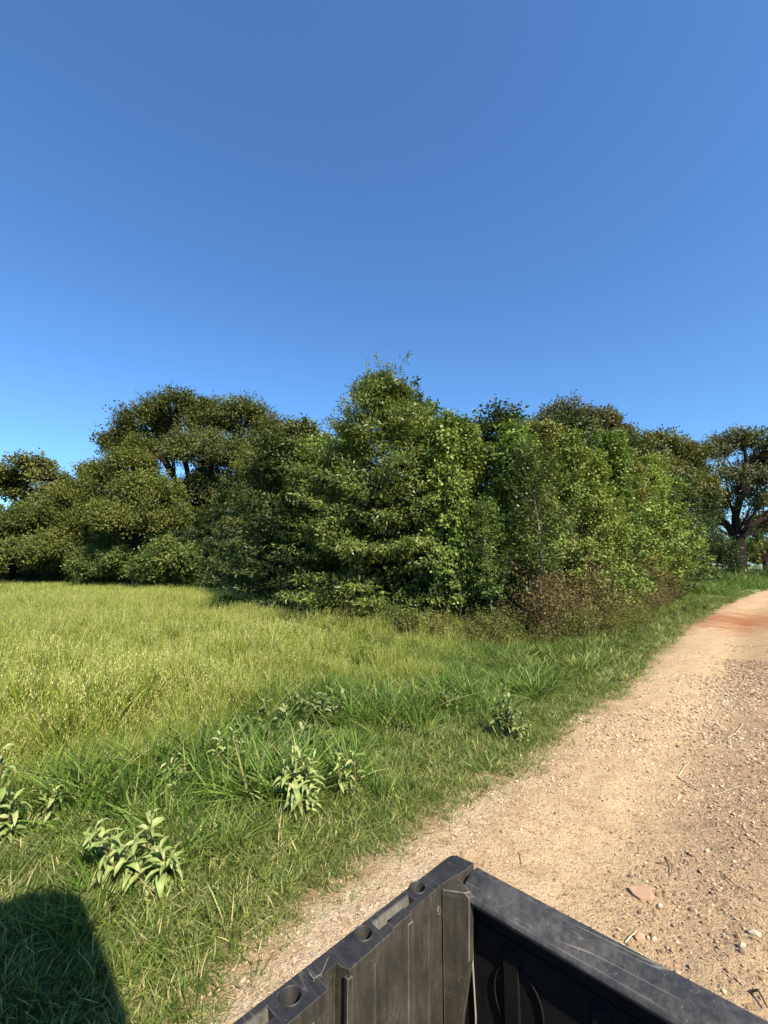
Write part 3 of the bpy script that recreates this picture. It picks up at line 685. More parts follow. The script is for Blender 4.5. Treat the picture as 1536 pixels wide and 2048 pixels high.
def lobed(seed, base, lobes, ntw, tl, nl, Ln, Wd, spread, r0, droop=.1, fork_z=None, shell=.55, extra_limbs=0, limb_r=.16, lower=.25):
    """spreading tree whose crown is a set of lobes (world coords relative to base): trunk, limbs into every lobe, twigs near each lobe's skin"""
    g = np.random.default_rng(seed); T = Tubes()
    lob = [(np.array(c, float) - base, np.array(r, float)) for c, r in lobes]
    cz = min(c[2] - r[2] for c, r in lob); top = max(c[2] for c, r in lob)
    fz = fork_z if fork_z is not None else max(.8, cz * .9)
    ctr = np.mean([c for c, r in lob], 0); fk = np.array([ctr[0] * .12, ctr[1] * .12, fz])
    T.add([(0, 0, -.1), (0, 0, .15 * fz), fk * [.5, .5, .55], fk], [r0 * 1.35, r0 * 1.05, r0 * .92, r0 * .85], 9)
    A, B, C = [], [], []
    tw_tot = sum(np.prod(r) ** (2 / 3) for c, r in lob)
    for c, r in lob:
        mid = fk + (c - fk) * .5 + np.array([0, 0, -.08 * np.linalg.norm(c - fk)]) + g.normal(0, .05, 3) * np.linalg.norm(r)
        lr = r0 * .5 * min(1.2, (np.prod(r) ** (1 / 3)) / 1.5)
        T.add([fk * .93, mid, c], [min(lr * 1.15, r0 * .7), lr * .7, lr * .35], 6)
        nb = max(5, int(7 + 4 * np.prod(r) ** (1 / 3)))
        ends = []
        for b in range(nb):
            d = norm(g.normal(0, 1, 3)); d[2] = abs(d[2]) * 1.0 - lower * g.random(); e = c + d * r * g.uniform(.6, .9)
            m_ = (c + e) / 2 + g.normal(0, .08, 3) * r; st = mid + (c - mid) * g.uniform(.3, 1)
            T.add([st, m_, e], [lr * .3, lr * .18, .012], 4); ends.append(e)
        n = int(ntw * np.prod(r) ** (2 / 3) / tw_tot)
        d = norm(g.normal(0, 1, (n, 3))); lowm = d[:, 2] < -.35 - lower * .5; d[lowm, 2] *= -1 * g.random(lowm.sum())
        # clusters: pull twigs to sub-clump directions
        nc = max(7, int(n / 26)); cd = norm(g.normal(0, 1, (nc, 3))); cd[:, 2] = np.where(cd[:, 2] < -.3, -cd[:, 2], cd[:, 2]); pick = g.integers(0, nc, n)
        d = norm(cd[pick] + g.normal(0, .23, (n, 3))); rr = (shell + (1 - shell) * g.random(n)) * (.72 + .42 * g.random(nc))[pick]
        p = c + d * r * rr[:, None]; out = norm(d + g.normal(0, .5, (n, 3))); out[:, 2] += .25
        A.append(p - out * tl * .4); B.append(p + out * tl * .6 * g.uniform(.5, 1.3, (n, 1))); C.append(.40 + .12 * g.normal(size=nc)[pick])
    A = np.concatenate(A); B = np.concatenate(B); C = np.concatenate(C)
    V, F, At = twig_leaves(A, B, nl, Ln, Wd, spread, g, C, droop, ctr=ctr * [1, 1, .85])
    return T.mesh('trunk'), mesh_np('crown', V, F, At)

def plant_tree(name, label, base, meshes, mats, group=None, rz=0., sc=1., cat='tree'):
    o = empty(name, base, rz); o.scale = (sc, sc, sc) if isinstance(sc, (int, float)) else sc
    setp(o, label, cat, group)
    tm, cm = meshes
    if not tm.materials: tm.materials.append(mats[0])
    if not cm.materials: cm.materials.append(mats[1])
    for nm, me_, mt in (('trunk', tm, mats[0]), ('crown', cm, mats[1])):
        c = link(nm, me_, None, o); c.material_slots[0].link = 'OBJECT'; c.material_slots[0].material = mt
    return o
def px_lobes(Y, L, dz=1.0, g=None):
    """lobes given as photo pixels at Y metres ahead, with real depth"""
    out = []
    for l in L:
        cx, cy, rx, ry = l[:4]; dy = l[4] if len(l) > 4 else 0
        Yc = Y + dy; c = at(cx, cy, Yc); s = Yc / ray(cx, cy)[1] / FPX
        rxm, rzm = rx * s, ry * s; out.append((c, (rxm, max(rxm, rzm) * dz, rzm)))
    return out

# ---- far and middle trees
def lobe_tree(name, label, Y, bx, L, ntw, tl, nl, Ln, Wd, spread, r0, mats, seed, group=None, cat='tree', **kw):
    base = at(bx, 1130, Y); base[2] = 0
    me = lobed(seed, base, px_lobes(Y, L), ntw, tl, nl, Ln, Wd, spread, r0, **kw)
    return plant_tree(name, label, base, me, mats, group, cat=cat)

W = 'trees of the woods beyond the meadow'
lobe_tree('oak_tree', 'broad spreading oak seen past the left end of the woods with sky between its limbs', 52, 50,
          [(10, 965, 50, 32), (60, 945, 50, 30), (105, 965, 36, 30), (40, 990, 45, 22, 2), (-60, 970, 60, 45), (95, 1000, 40, 24, -2)], 2000, 1.1, 11, .34, .22, .2, .5, (M_bark, M_oak), 1, W, shell=.5)
lobe_tree('oak_tree', 'tallest rounded oak crown of the woods, left of the thicket', 27, 410,
          [(350, 835, 70, 48), (290, 862, 62, 50), (238, 900, 44, 40), (420, 855, 62, 52), (490, 850, 62, 52), (545, 885, 52, 55), (410, 915, 85, 60, -1.5), (490, 930, 80, 60, -1), (330, 910, 55, 32, 2), (560, 950, 60, 60), (420, 990, 80, 50)],
          9500, .6, 14, .14, .085, .10, .42, (M_bark, M_oak), 2, W, shell=.55)
lobe_tree('oak_tree', 'olive rounded tree standing in front of the tallest oak crown at its left foot', 24, 270,
          [(262, 945, 58, 48), (215, 985, 50, 50), (300, 1000, 66, 55, -.5), (330, 1050, 60, 45), (250, 1050, 70, 50, -1), (285, 900, 30, 30, 1)], 5600, .5, 14, .12, .072, .09, .3, (M_bark, M_cedar), 3, W, shell=.6)
lobe_tree('oak_tree', 'low olive tree at the far left edge of the meadow', 27, 20,
          [(10, 1060, 60, 45), (70, 1050, 55, 42), (120, 1040, 45, 42), (30, 1120, 70, 45, -1), (100, 1110, 60, 45, -1.5), (-60, 1080, 60, 60)], 5000, .55, 14, .135, .08, .10, .25, (M_bark, M_cedar), 4, W, shell=.6)
lobe_tree('oak_tree', 'dark olive tree with bare fallen limbs between the low left tree and the rounded one', 27, 150,
          [(150, 1010, 48, 45), (190, 960, 30, 32), (185, 1040, 55, 48), (150, 1090, 60, 55), (215, 1110, 50, 50)], 4200, .55, 14, .135, .08, .10, .28, (M_bark, M_cedar), 5, W, shell=.6)
lobe_tree('oak_tree', 'sparse oak top showing sky just left of the thicket peak', 24, 610,
          [(600, 870, 42, 28), (625, 900, 40, 35), (575, 900, 30, 25)], 620, .6, 11, .17, .11, .12, .2, (M_bark, M_oak), 6, W, shell=.4)
lobe_tree('oak_tree', 'grey-green oak crown rising behind the right half of the thicket', 34, 1150,
          [(1125, 850, 48, 44), (1080, 880, 42, 38), (1180, 855, 42, 38), (1215, 855, 34, 34), (1165, 900, 70, 45), (1240, 885, 36, 32)], 3200, .75, 11, .22, .14, .12, .4, (M_bark, M_oakgrey), 7, W, shell=.45)
lobe_tree('oak_tree', 'darker oak crown behind the right shoulder of the thicket', 36, 1300,
          [(1275, 890, 34, 30), (1310, 895, 44, 34), (1345, 920, 40, 40), (1388, 930, 38, 40), (1405, 990, 34, 42), (1290, 940, 60, 50), (1350, 990, 50, 60)], 3200, .75, 11, .22, .14, .12, .4, (M_bark, M_oak), 8, W, shell=.5)

# great oak by the road, visible trunk and limbs
def great_oak():
    Y = 42; base = at(1475, 1130, Y); base[2] = 0
    L = px_lobes(Y, [(1490, 892, 46, 42), (1437, 910, 42, 40), (1388, 912, 40, 38), (1362, 950, 34, 46), (1535, 908, 44, 44), (1405, 975, 40, 40, 2), (1458, 955, 36, 32, -3), (1508, 948, 40, 36, 3), (1580, 935, 60, 56), (1600, 1000, 55, 50),
                     (1440, 1012, 30, 28, 4), (1518, 1008, 34, 30, -2), (1555, 1050, 40, 30), (1385, 1035, 34, 40, 2), (1640, 960, 50, 60), (1335, 985, 30, 50, 3), (1420, 1040, 30, 26, 5), (1470, 985, 30, 22, 5), (1490, 1050, 26, 20, 5), (1545, 960, 36, 34, -3)])
    g = np.random.default_rng(9); T = Tubes()
    P = lambda x, y, dy=0: at(x, y, Y + dy) - base
    T.add([P(1477, 1168), P(1476, 1140), P(1475, 1100), P(1473, 1070)], [1.05, .75, .66, .62], 12)
    limbs = [([(1472, 1075), (1450, 1050), (1425, 1020), (1405, 985), (1385, 950)], .36), ([(1473, 1078), (1472, 1030), (1478, 980), (1490, 930), (1492, 890)], .38), ([(1474, 1085), (1495, 1058), (1525, 1042), (1560, 1035), (1600, 1010)], .36),
             ([(1450, 1050), (1430, 1045), (1405, 1035)], .15), ([(1425, 1020), (1432, 975), (1438, 920)], .17), ([(1476, 1010), (1500, 975), (1530, 930)], .2), ([(1405, 985), (1375, 965), (1358, 950)], .13),
             ([(1472, 1040), (1455, 1000), (1450, 950)], .16), ([(1495, 1058), (1512, 1020), (1515, 1000)], .14), ([(1525, 1042), (1560, 985), (1585, 940)], .2), ([(1478, 980), (1462, 940), (1440, 905)], .13)]
    for pts, r in limbs:
        dy = g.uniform(-1.5, 1.5); q = [P(x, y, dy * k / len(pts)) + g.normal(0, .12, 3) * (k > 0) for k, (x, y) in enumerate(pts)]
        T.add(q, np.linspace(r, r * .35, len(q)), 7)
    tm2, cm = lobed(91, base, L, 5200, .85, 10, .26, .16, .15, .12, shell=.3, fork_z=4.2, lower=.6)
    # add the fine limbs of the lobes below the main ones
    V2 = np.empty(len(tm2.vertices) * 3, np.float32); tm2.vertices.foreach_get('co', V2); F2 = np.empty(len(tm2.loops), np.int32); tm2.loops.foreach_get('vertex_index', F2)
    T.V.append(V2.reshape(-1, 3)); T.F.append(F2.reshape(-1, 4) + T.n); T.n += len(V2) // 3
    plant_tree('oak_tree', 'great dark oak with thick spreading limbs at the far end of the road', base, (T.mesh('trunk'), cm), (M_bark, M_oakgrey), W)
great_oak()
lobe_tree('oak_tree', 'shaded small tree filling the gap between the thicket and the great oak', 36, 1420,
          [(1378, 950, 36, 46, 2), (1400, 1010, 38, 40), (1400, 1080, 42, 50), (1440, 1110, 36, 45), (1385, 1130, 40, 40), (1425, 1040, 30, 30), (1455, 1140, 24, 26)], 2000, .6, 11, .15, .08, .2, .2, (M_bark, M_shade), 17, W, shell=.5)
lobe_tree('oak_tree', 'pale green tree seen under the lowest right limb of the great oak', 58, 1530,
          [(1510, 1070, 26, 26), (1545, 1060, 40, 34), (1590, 1060, 50, 40), (1500, 1100, 16, 18)], 1100, .9, 10, .26, .15, .3, .3, (M_bark, M_bush), 18, W, shell=.4)

# far-off wood line on the horizon
def far_woods():
    g = np.random.default_rng(33); A = []; B = []; C = []
    for k in range(240):
        a = R(g.uniform(28, 62)); r = g.uniform(170, 200); c = np.array([r * math.sin(a), r * math.cos(a), 3.2]); n = 18
        d = norm(g.normal(0, 1, (n, 3))); d[:, 2] = np.abs(d[:, 2]); p = c + d * [4.5, 4.5, g.uniform(3, 6)]; A.append(p); B.append(p + d * 1.3); C.append(np.full(n, g.normal(.35, .15)))
    V, F, At = twig_leaves(np.concatenate(A), np.concatenate(B), 7, 1.3, .9, .9, g, np.concatenate(C))
    o = link('far_woods', mesh_np('far_woods', V, F, At), M_oak); setp(o, 'low far-off line of woods on the horizon past the great oak', 'woods', kind='stuff')
far_woods()
def left_woods():
    g = np.random.default_rng(34); A = []; B = []; C = []
    for k in range(430):
        a = R(g.uniform(-75, 12)); r = g.uniform(44, 60); c = np.array([r * math.sin(a), r * math.cos(a), g.uniform(.5, 3)]); n = 34
        d = norm(g.normal(0, 1, (n, 3))); d[:, 2] = np.abs(d[:, 2]); p = c + d * [3, 3, g.uniform(2., 3.5)]; A.append(p); B.append(p + d * .8); C.append(np.full(n, g.normal(.35, .15)))
    V, F, At = twig_leaves(np.concatenate(A), np.concatenate(B), 8, .42, .26, .4, g, np.concatenate(C))
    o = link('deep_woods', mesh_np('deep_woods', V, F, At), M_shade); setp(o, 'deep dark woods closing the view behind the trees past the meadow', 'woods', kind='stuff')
left_woods()

# ---- bushes along the far edge of the meadow
GB = 'leafy bushes along the foot of the woods'
bushes = [(175, 1128, 34, 34, 'leftmost light green bush at the foot of the woods'), (232, 1130, 30, 32, 'light green bush left of the vine-covered pair at the foot of the woods'),
          (330, 1112, 36, 40, 'bright tall bush catching the sun at the foot of the rounded tree'), (290, 1135, 28, 28, 'small bush tucked left of the bright tall bush'), (372, 1120, 26, 34, 'pale feathery bush at the right end of the sunlit foot of the woods')]
for k, (cx, cy, rx, ry, lab) in enumerate(bushes):
    Yb = 23.5 - k * .6
    lobe_tree('bush', lab, Yb, cx, [(cx, cy, rx, ry), (cx - rx * .6, cy + 12, rx * .6, ry * .7), (cx + rx * .6, cy + 14, rx * .6, ry * .6)], 420, .45, 11, .14, .09, .13, .06, (M_bark, M_bush), 40 + k, GB, cat='bush', shell=.3, fork_z=.4)

# ---- near thicket
prof_w = lambda f: 1.75 * (1 - f) ** .75 * (.75 + .25 * math.sin(f * 3)) + .28
willow = branchy(61, 4.75, .04, lambda f: 1.5 * (1 - f ** 2.4) ** .85 + .06, 128, lambda f: .12 + .55 * f ** 2 + .15 * math.sin(f * 31), 14, .42, 26, .085, .026, .06, .06, droop=.35, tips=34, flat=.6, curve=.0)
willow2 = branchy(62, 4.4, .06, lambda f: 1.3 * (1 - f ** 2.4 * .9) ** .8 + .08, 84, lambda f: .15 + .6 * f ** 1.5, 13, .40, 24, .085, .030, .06, .06, droop=.35, tips=12, flat=.75, curve=.02)
gumA = branchy(63, 4.0, .10, lambda f: .82 * (1 - f) ** .6 + .08, 58, lambda f: .35 + .7 * f, 8, .28, 31, .060, .052, .055, .04, droop=.5, tips=7, flat=.9, curve=.1)
gumB = branchy(64, 4.0, .08, lambda f: .95 * (1 - f) ** .65 + .08, 60, lambda f: .4 + .6 * f, 8, .30, 31, .060, .052, .06, .04, droop=.5, tips=8, flat=.9, curve=.12, trunks=2, fork=.6)
gumC = branchy(65, 4.0, .12, lambda f: .75 * (1 - f * .95) ** .6 + .06, 52, lambda f: .5 + .6 * f, 8, .26, 31, .060, .052, .055, .035, droop=.4, tips=7, flat=.9, curve=.1)
slim = branchy(66, 4.0, .34, lambda f: .62 * (1 - abs(f - .5) * .9) + .05, 50, lambda f: .5 + .4 * f, 8, .25, 15, .065, .036, .06, .028, droop=.3, tips=7, flat=.8, curve=.1)
darkA = branchy(67, 4.2, .05, lambda f: 1.25 * (1 - f * .9) ** .8 + .1, 70, lambda f: .15 + .7 * f, 11, .38, 18, .09, .05, .07, .05, droop=.4, tips=5, flat=.6, curve=-.02)
vine = branchy(68, 4.0, .20, lambda f: .40 * (1 - f * .5) + .05, 50, lambda f: .2 + .4 * f, 7, .2, 22, .078, .07, .06, .028, droop=.7, tips=4, flat=1.0)

def put(name, label, px, py, top_py, meshes, Hm, mats, rz, group, wide=1.0, Y=None):
    b = gp(px, py) if Y is None else at(px, 1130, Y); b[2] = 0
    H = at(px, top_py, b[1])[2]
    s = H / Hm
    plant_tree(name, label, tuple(b), meshes, mats, group, rz, (s * wide, s * wide, s))
GT = 'young trees of the roadside thicket'
WL = (M_bark, M_willow); GM = (M_palebark, M_gum); DK = (M_bark, M_shade); BK = (M_bark, M_gum); BY = (M_palebark, M_gumyel); BO = (M_bark, M_gumolive)
put('willow_oak', 'tallest thicket tree with feathery top shoots and layered drooping sprays', 765, 1262, 722, willow, 4.75 * 1.09, WL, .4, GT, 1.0)
put('willow_oak', 'lower feathery tree leaning out left of the tallest thicket tree', 650, 1245, 905, willow2, 4.4 * 1.05, WL, 1.9, GT, 1.15)
put('willow_oak', 'yellowish mid-height tree between the feathery peak and the shaded trees', 600, 1215, 885, willow2, 4.4 * 1.05, (M_bark, M_cedar), 3.7, GT, .85, Y=13)
put('sweetgum_tree', 'pale-stemmed sapling with broad leaves, left one of the pair in front', 893, 1278, 838, vine, 4.1, GM, .3, GT, .85)
put('sweetgum_tree', 'pale-stemmed sapling with broad leaves, right one of the pair in front', 926, 1282, 960, vine, 4.1, GM, 2.3, GT, .8)
put('sweetgum_tree', 'broad-leaved tree just behind the pair of pale saplings, pointed top', 868, 1255, 806, gumA, 4.25, BK, 1.3, GT, 1.0)
put('sweetgum_tree', 'pointed sweetgum rising right of the pale saplings', 965, 1262, 828, gumA, 4.4, BY, 2.2, GT, 1.1)
put('sweetgum_tree', 'sweetgum with twin stems in the dark middle of the thicket', 1030, 1266, 838, gumB, 4.4, BK, .9, GT, 1.1)
put('slim_tree', 'slim small-leaved tree with a bare pale trunk showing in the thicket', 1097, 1292, 900, slim, 4.2, (M_palebark, M_willow), 0, GT, 1.2)
put('slim_tree', 'thin pale-stemmed sapling at the left rim of the brown weeds', 985, 1287, 1010, slim, 4.2, (M_palebark, M_gum), 1.0, GT, 1.1)
put('slim_tree', 'shortest thin sapling in front of the rounded sweetgum', 1232, 1258, 1000, slim, 4.2, (M_palebark, M_gumyel), 4.0, GT, 1.0)
put('sweetgum_tree', 'bushy sweetgum behind the slim pale-trunked tree', 1095, 1250, 845, gumC, 4.3, BO, 1.4, GT, 1.2)
put('sweetgum_tree', 'bright leafy sweetgum right of the slim pale-trunked tree', 1165, 1262, 850, gumB, 4.4, BY, 2.9, GT, .9)
put('sweetgum_tree', 'sweetgum with a double top in the right part of the thicket', 1225, 1250, 858, gumA, 4.4, BK, 4.1, GT, 1.0)
put('sweetgum_tree', 'rounded sweetgum before the right shoulder of the thicket', 1275, 1232, 890, gumC, 4.3, BO, 5.1, GT, 1.1)
put('sweetgum_tree', 'sweetgum forming the right shoulder of the thicket', 1315, 1214, 915, gumB, 4.25, BK, 0.2, GT, 1.0)
put('sweetgum_tree', 'last low sweetgum where the thicket meets the verge', 1352, 1200, 960, gumC, 4.2, BK, 2.2, GT, 1.4)
# second row, closing the mass
back = [(700, 12.5, 850, gumB, 'shadowed tree behind the feathery peak on its left'), (830, 11.5, 815, darkA, 'dark tree directly behind the pointed sweetgum and the peak'), (930, 11.5, 848, gumC, 'back-row tree behind the right one of the pale pair'),
        (1005, 12, 838, darkA, 'dark back-row tree behind the twin-stemmed sweetgum'), (1070, 12.5, 850, gumB, 'back-row tree left of the bright leafy sweetgum'), (1145, 13.5, 858, darkA, 'dark back-row tree behind the bright leafy sweetgum'),
        (1205, 15, 868, gumB, 'back-row tree behind the double-topped sweetgum'), (1260, 17, 892, darkA, 'dark back-row tree behind the rounded sweetgum'), (1320, 20, 915, gumC, 'back-row tree behind the right shoulder of the thicket'), (1362, 25, 965, darkA, 'dark back-row tree at the right end of the thicket')]
for k, (cx, Yb, tp_, ms, lab) in enumerate(back):
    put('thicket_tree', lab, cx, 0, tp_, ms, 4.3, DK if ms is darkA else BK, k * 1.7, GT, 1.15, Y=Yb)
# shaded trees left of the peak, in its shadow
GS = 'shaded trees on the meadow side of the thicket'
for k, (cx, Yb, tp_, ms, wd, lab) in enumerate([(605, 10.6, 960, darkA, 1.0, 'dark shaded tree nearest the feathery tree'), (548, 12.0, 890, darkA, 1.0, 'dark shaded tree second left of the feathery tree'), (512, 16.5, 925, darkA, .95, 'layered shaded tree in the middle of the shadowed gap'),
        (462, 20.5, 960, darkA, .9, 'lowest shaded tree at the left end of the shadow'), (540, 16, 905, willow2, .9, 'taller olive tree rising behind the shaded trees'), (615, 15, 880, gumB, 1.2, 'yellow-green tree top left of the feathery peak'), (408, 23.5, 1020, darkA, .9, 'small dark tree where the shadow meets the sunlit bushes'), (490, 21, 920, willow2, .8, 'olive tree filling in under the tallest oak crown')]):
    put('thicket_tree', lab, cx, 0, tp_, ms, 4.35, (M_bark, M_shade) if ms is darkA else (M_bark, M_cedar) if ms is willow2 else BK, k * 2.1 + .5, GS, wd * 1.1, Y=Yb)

# ------------------------------------------------------------------ undergrowth at the foot of the thicket
def weed_mesh(seed, h, nst, spreadr, leafn, Ln, Wd, top_heavy=0.):
    g = np.random.default_rng(seed); T = Tubes(); A, B = [], []
    for s in range(nst):
        a = g.uniform(0, 6.28); r = spreadr * g.random(); b = np.array([r * math.cos(a), r * math.sin(a), 0]); H = h * g.uniform(.5, 1.1)
        l = g.normal(0, .18, 2) * H; e = b + [l[0], l[1], H]; m = (b + e) / 2 + g.normal(0, .03, 3)
        T.add([b, m, e], [.004, .003, .0015], 3)
        for q in range(5):
            t = g.uniform(.3, 1); p = b + (e - b) * t; d = norm(g.normal(0, 1, 3)) * [1, 1, .5] + [0, 0, .35]; A.append(p); B.append(p + d * h * .18)
            T.add([p, p + d * h * .18], [.002, .001], 3)
    V, F, At = twig_leaves(np.array(A), np.array(B), leafn, Ln, Wd, .025, g, None, .2)
    tv = np.concatenate(T.V); tf = np.concatenate(T.F); ta = np.tile([.15, .5, .5], (len(tf), 1))
    V, F, At = join([(V, F, At), (tv, tf, ta)])
    return mesh_np('weed', V, F, At)
def undergrowth():
    br = [proto('brown_weed_clump', weed_mesh(300 + k, .9, 12, .22, 9, .035, .018), M_weedbrown) for k in range(4)]
    ye = [proto('yellow_weed_clump', weed_mesh(320 + k, .6, 12, .18, 10, .035, .014), M_weedyel) for k in range(4)]
    gr = [proto('green_weed_clump', weed_mesh(340 + k, .7, 10, .2, 10, .05, .03), M_bush) for k in range(3)]
    sh = [proto('shade_weed_clump', weed_mesh(350 + k, .8, 10, .25, 10, .05, .03), M_shade) for k in range(3)]
    P = TH; seg = np.linalg.norm(np.diff(P, axis=0), axis=1); cs = np.r_[0, np.cumsum(seg)]
    def line(n, s0, s1, d0, d1):
        s = rng.uniform(s0, s1, n); x = np.interp(s, cs, P[:, 0]); y = np.interp(s, cs, P[:, 1]); x2 = np.interp(s + .05, cs, P[:, 0]); y2 = np.interp(s + .05, cs, P[:, 1])
        t = np.stack([x2 - x, y2 - y], 1); t = norm(t); d = rng.uniform(d0, d1, n)      # d>0 into the thicket
        return x - t[:, 1] * d, y + t[:, 0] * d
    def S(i): return cs[i]
    def mk(name, protos, x, y, sc, lab, cat='weeds'):
        k = edge_dist(x, y) > (.25 + .3 * rng.random(len(x))); x, y, sc = x[k], y[k], sc[k] * (.45 + 1.1 * fbm(x[k] * 1.6, y[k] * 1.6)); n = len(x); rot = np.stack([rng.normal(0, .1, n), rng.normal(0, .1, n), rng.uniform(0, 6.28, n)], 1)
        scatter(name, np.stack([x, y, np.zeros(n)], 1), rot, sc, rng.integers(0, len(protos), n), protos, lab, cat)
    x, y = line(210, S(6) + .1, S(9), -.25, 1.2); mk('brown_weeds', br, x, y, rng.uniform(.5, 1.65, len(x)), 'brown dried weeds and briars at the foot of the right part of the thicket')
    x, y = line(220, S(3) - .2, S(8), -.6, .7); mk('yellow_weeds', ye, x, y, rng.uniform(.4, 1.1, len(x)), 'yellowing weeds in front of the tallest thicket tree')
    x, y = line(230, S(2), S(10), -.2, 1.0); mk('green_weeds', gr, x, y, rng.uniform(.3, 1.1, len(x)), 'green leafy weeds mixed along the front of the thicket')
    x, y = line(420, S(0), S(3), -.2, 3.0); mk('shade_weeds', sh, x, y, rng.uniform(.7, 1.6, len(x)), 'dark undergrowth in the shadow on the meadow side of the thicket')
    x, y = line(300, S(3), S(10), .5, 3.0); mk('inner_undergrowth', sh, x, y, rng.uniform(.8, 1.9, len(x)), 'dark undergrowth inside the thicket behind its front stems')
    # foot of the far woods
    x = rng.uniform(-40, -8.5, 420); y = rng.uniform(0, 1, 420); 
    yy = np.interp(x, [-40, -27, -13, -8.5], [32, 30.5, 23.5, 20.5]) + y * 1.6
    mk('woodland_edge_weeds', gr + sh, x, yy, rng.uniform(.8, 1.9, len(x)), 'weeds and saplings along the far edge of the meadow')
    # ivy-like leaf litter and stray weeds in the grass before the thicket
    x, y = line(160, S(3), S(9), -2.2, -.6); mk('stray_weeds', ye + gr, x, y, rng.uniform(.25, .55, len(x)), 'low weeds scattered in the grass before the thicket')
    # weeds, part of them dark-leaved, added in place of shade under the great oak
    b = gp(1450, 1172); n = 260; x = b[0] + rng.normal(0, 5, n) + 6; y = b[1] + rng.normal(0, 2, n) + 6
    k = edge_dist(x, y) > .3; mk('shade_stand_in_weeds', sh + gr, x[k], y[k], rng.uniform(.7, 1.6, k.sum()), 'weeds standing in for the shade under the great oak')
undergrowth()

# ------------------------------------------------------------------ broad-leaved plants in the foreground
def big_leaf(seed, Ln=1., Wd=.34, droop=.6, cup=.18, wave=.03):
    """one drooping lanceolate leaf along +x, unit length, 10 sections x 4"""
    g = np.random.default_rng(seed); n = 8; t = np.linspace(0, 1, n + 1); w = Wd / 2 * np.sin(np.pi * t ** .75) ** .8 + .008; w[-1] = .004
    ang = .35 - (droop + .35) * 1.3 * t; x = np.r_[0, np.cumsum(np.cos(ang[:-1]))] / n; z = np.r_[0, np.cumsum(np.sin(ang[:-1]))] / n
    V = []; 
    for k in range(n + 1):
        for s in (-1, -.5, 0, .5, 1):
            V.append((x[k], s * w[k], z[k] + cup * abs(s) * w[k] * 2 + wave * math.sin(t[k] * 14 + s * 2) * abs(s)))
    F = [(k * 5 + j, k * 5 + j + 1, k * 5 + j + 6, k * 5 + j + 5) for k in range(n) for j in range(4)]
    A = np.tile([[g.uniform(.2, .8), g.uniform(.3, .7), 0]], (len(F), 1))
    return mesh_np('leaf', V, F, A, smooth=True)
LEAF = [big_leaf(400 + k, Wd=w, droop=d, cup=c_) for k, (w, d, c_) in enumerate([(.22, .8, .35), (.25, 1.3, .35), (.21, .6, .3), (.30, 1.5, .2), (.20, 1.1, .45), (.26, 1.0, .3)])]
for m_ in LEAF: m_.materials.append(M_broad)
LEAFD = [big_leaf(420 + k, Wd=w, droop=d, cup=.2) for k, (w, d) in enumerate([(.36, .6), (.4, .9), (.34, .4), (.42, 1.1), (.36, .7), (.4, .5)])]
for m_ in LEAFD:
    m_.materials.clear(); m_.materials.append(leaf_mat('greyer_broad_leaves', [(0, (.06, .10, .028)), (.6, (.12, .17, .05)), (1, (.28, .31, .13))], .2, .45, val=.45, orand=.8) if 'greyer_broad_leaves' not in bpy.data.materials else bpy.data.materials['greyer_broad_leaves'])
def broad_plant(label, base_px, stems, leaf_len, nleaf, seed, dark=False, group='broad-leaved weeds in the roadside grass'):
    """stems: list of (top px x, top px y, dY) ; leaves in pairs up each stem"""
    g = np.random.default_rng(seed); b = gp(*base_px); b[2] = ground_z(np.array([b[0]]), np.array([b[1]]))[0]
    o = empty('leafy_weed', tuple(b)); setp(o, label, 'weed', group); T = Tubes()
    more = [(sx + g.normal(0, 14), sy + abs(g.normal(0, 26)) + 4, dY + g.normal(0, .03)) for sx, sy, dY in stems]
    for sx, sy, dY in list(stems) + more:
        e = at(sx, sy, b[1] + dY) - b; s0 = np.array([g.normal(0, .02), g.normal(0, .02), -.02]); m = (s0 + e) / 2 + np.array([g.normal(0, .02), g.normal(0, .02), .02])
        P = np.array([s0, (s0 + m) / 2, m, (m + e) / 2, e]); T.add(P, [.006, .0055, .005, .004, .002], 6)
        n = nleaf
        for k in range(n):
            t = .28 + .72 * k / (n - 1); i = min(int(t * 4), 3); p = P[i] + (P[i + 1] - P[i]) * (t * 4 - i)
            az = k * 2.4 + g.normal(0, .3); ln = leaf_len * .85 * (.6 + .55 * math.sin(math.pi * min(1, t * .95))) * g.uniform(.75, 1.15)
            lm = (LEAFD if dark else LEAF)[g.integers(0, 6)]
            l = bpy.data.objects.new('leaf', lm); COL.objects.link(l); l.parent = o; l.location = p
            l.rotation_euler = (g.normal(0, .3), -.15 - .5 * t + g.normal(0, .25), az); l.scale = (ln, ln, ln)
    st = T.mesh('stem'); link('stem', st, M_stem, o)
    return o
broad_plant('large drooping pale-leaved weed beside the round roof shadow', (285, 1790), [(190, 1660, .05), (305, 1632, .05), (250, 1700, -.05), (320, 1700, -.03), (345, 1720, .0), (215, 1720, -.05)], .12, 12, 501)
broad_plant('upright pale-leaved weed cut by the left edge of the picture', (-5, 1700), [(5, 1500, .05), (-40, 1540, .0), (28, 1600, .0)], .125, 12, 502)
broad_plant('small pale-leaved weed right of the one at the left edge', (85, 1660), [(75, 1585, .05), (110, 1580, .0)], .10, 8, 503)
broad_plant('bright pale-leaved weed in the middle of the verge, left of a smaller twin', (605, 1640), [(568, 1530, .05), (600, 1492, .05), (628, 1515, .03), (588, 1575, -.04), (620, 1580, -.04)], .118, 12, 504)
broad_plant('smaller bright weed just right of the bright pale-leaved one', (680, 1610), [(668, 1505, .03), (704, 1508, .02)], .105, 11, 505)
GD = 'dark leafy weeds in the middle of the grass'
broad_plant('dark leafy weed at the top of the middle cluster', (640, 1465), [(590, 1388, .1), (612, 1400, .0), (628, 1378, .1), (650, 1400, -.03), (665, 1372, .1), (685, 1402, .05)], .11, 12, 506, True)
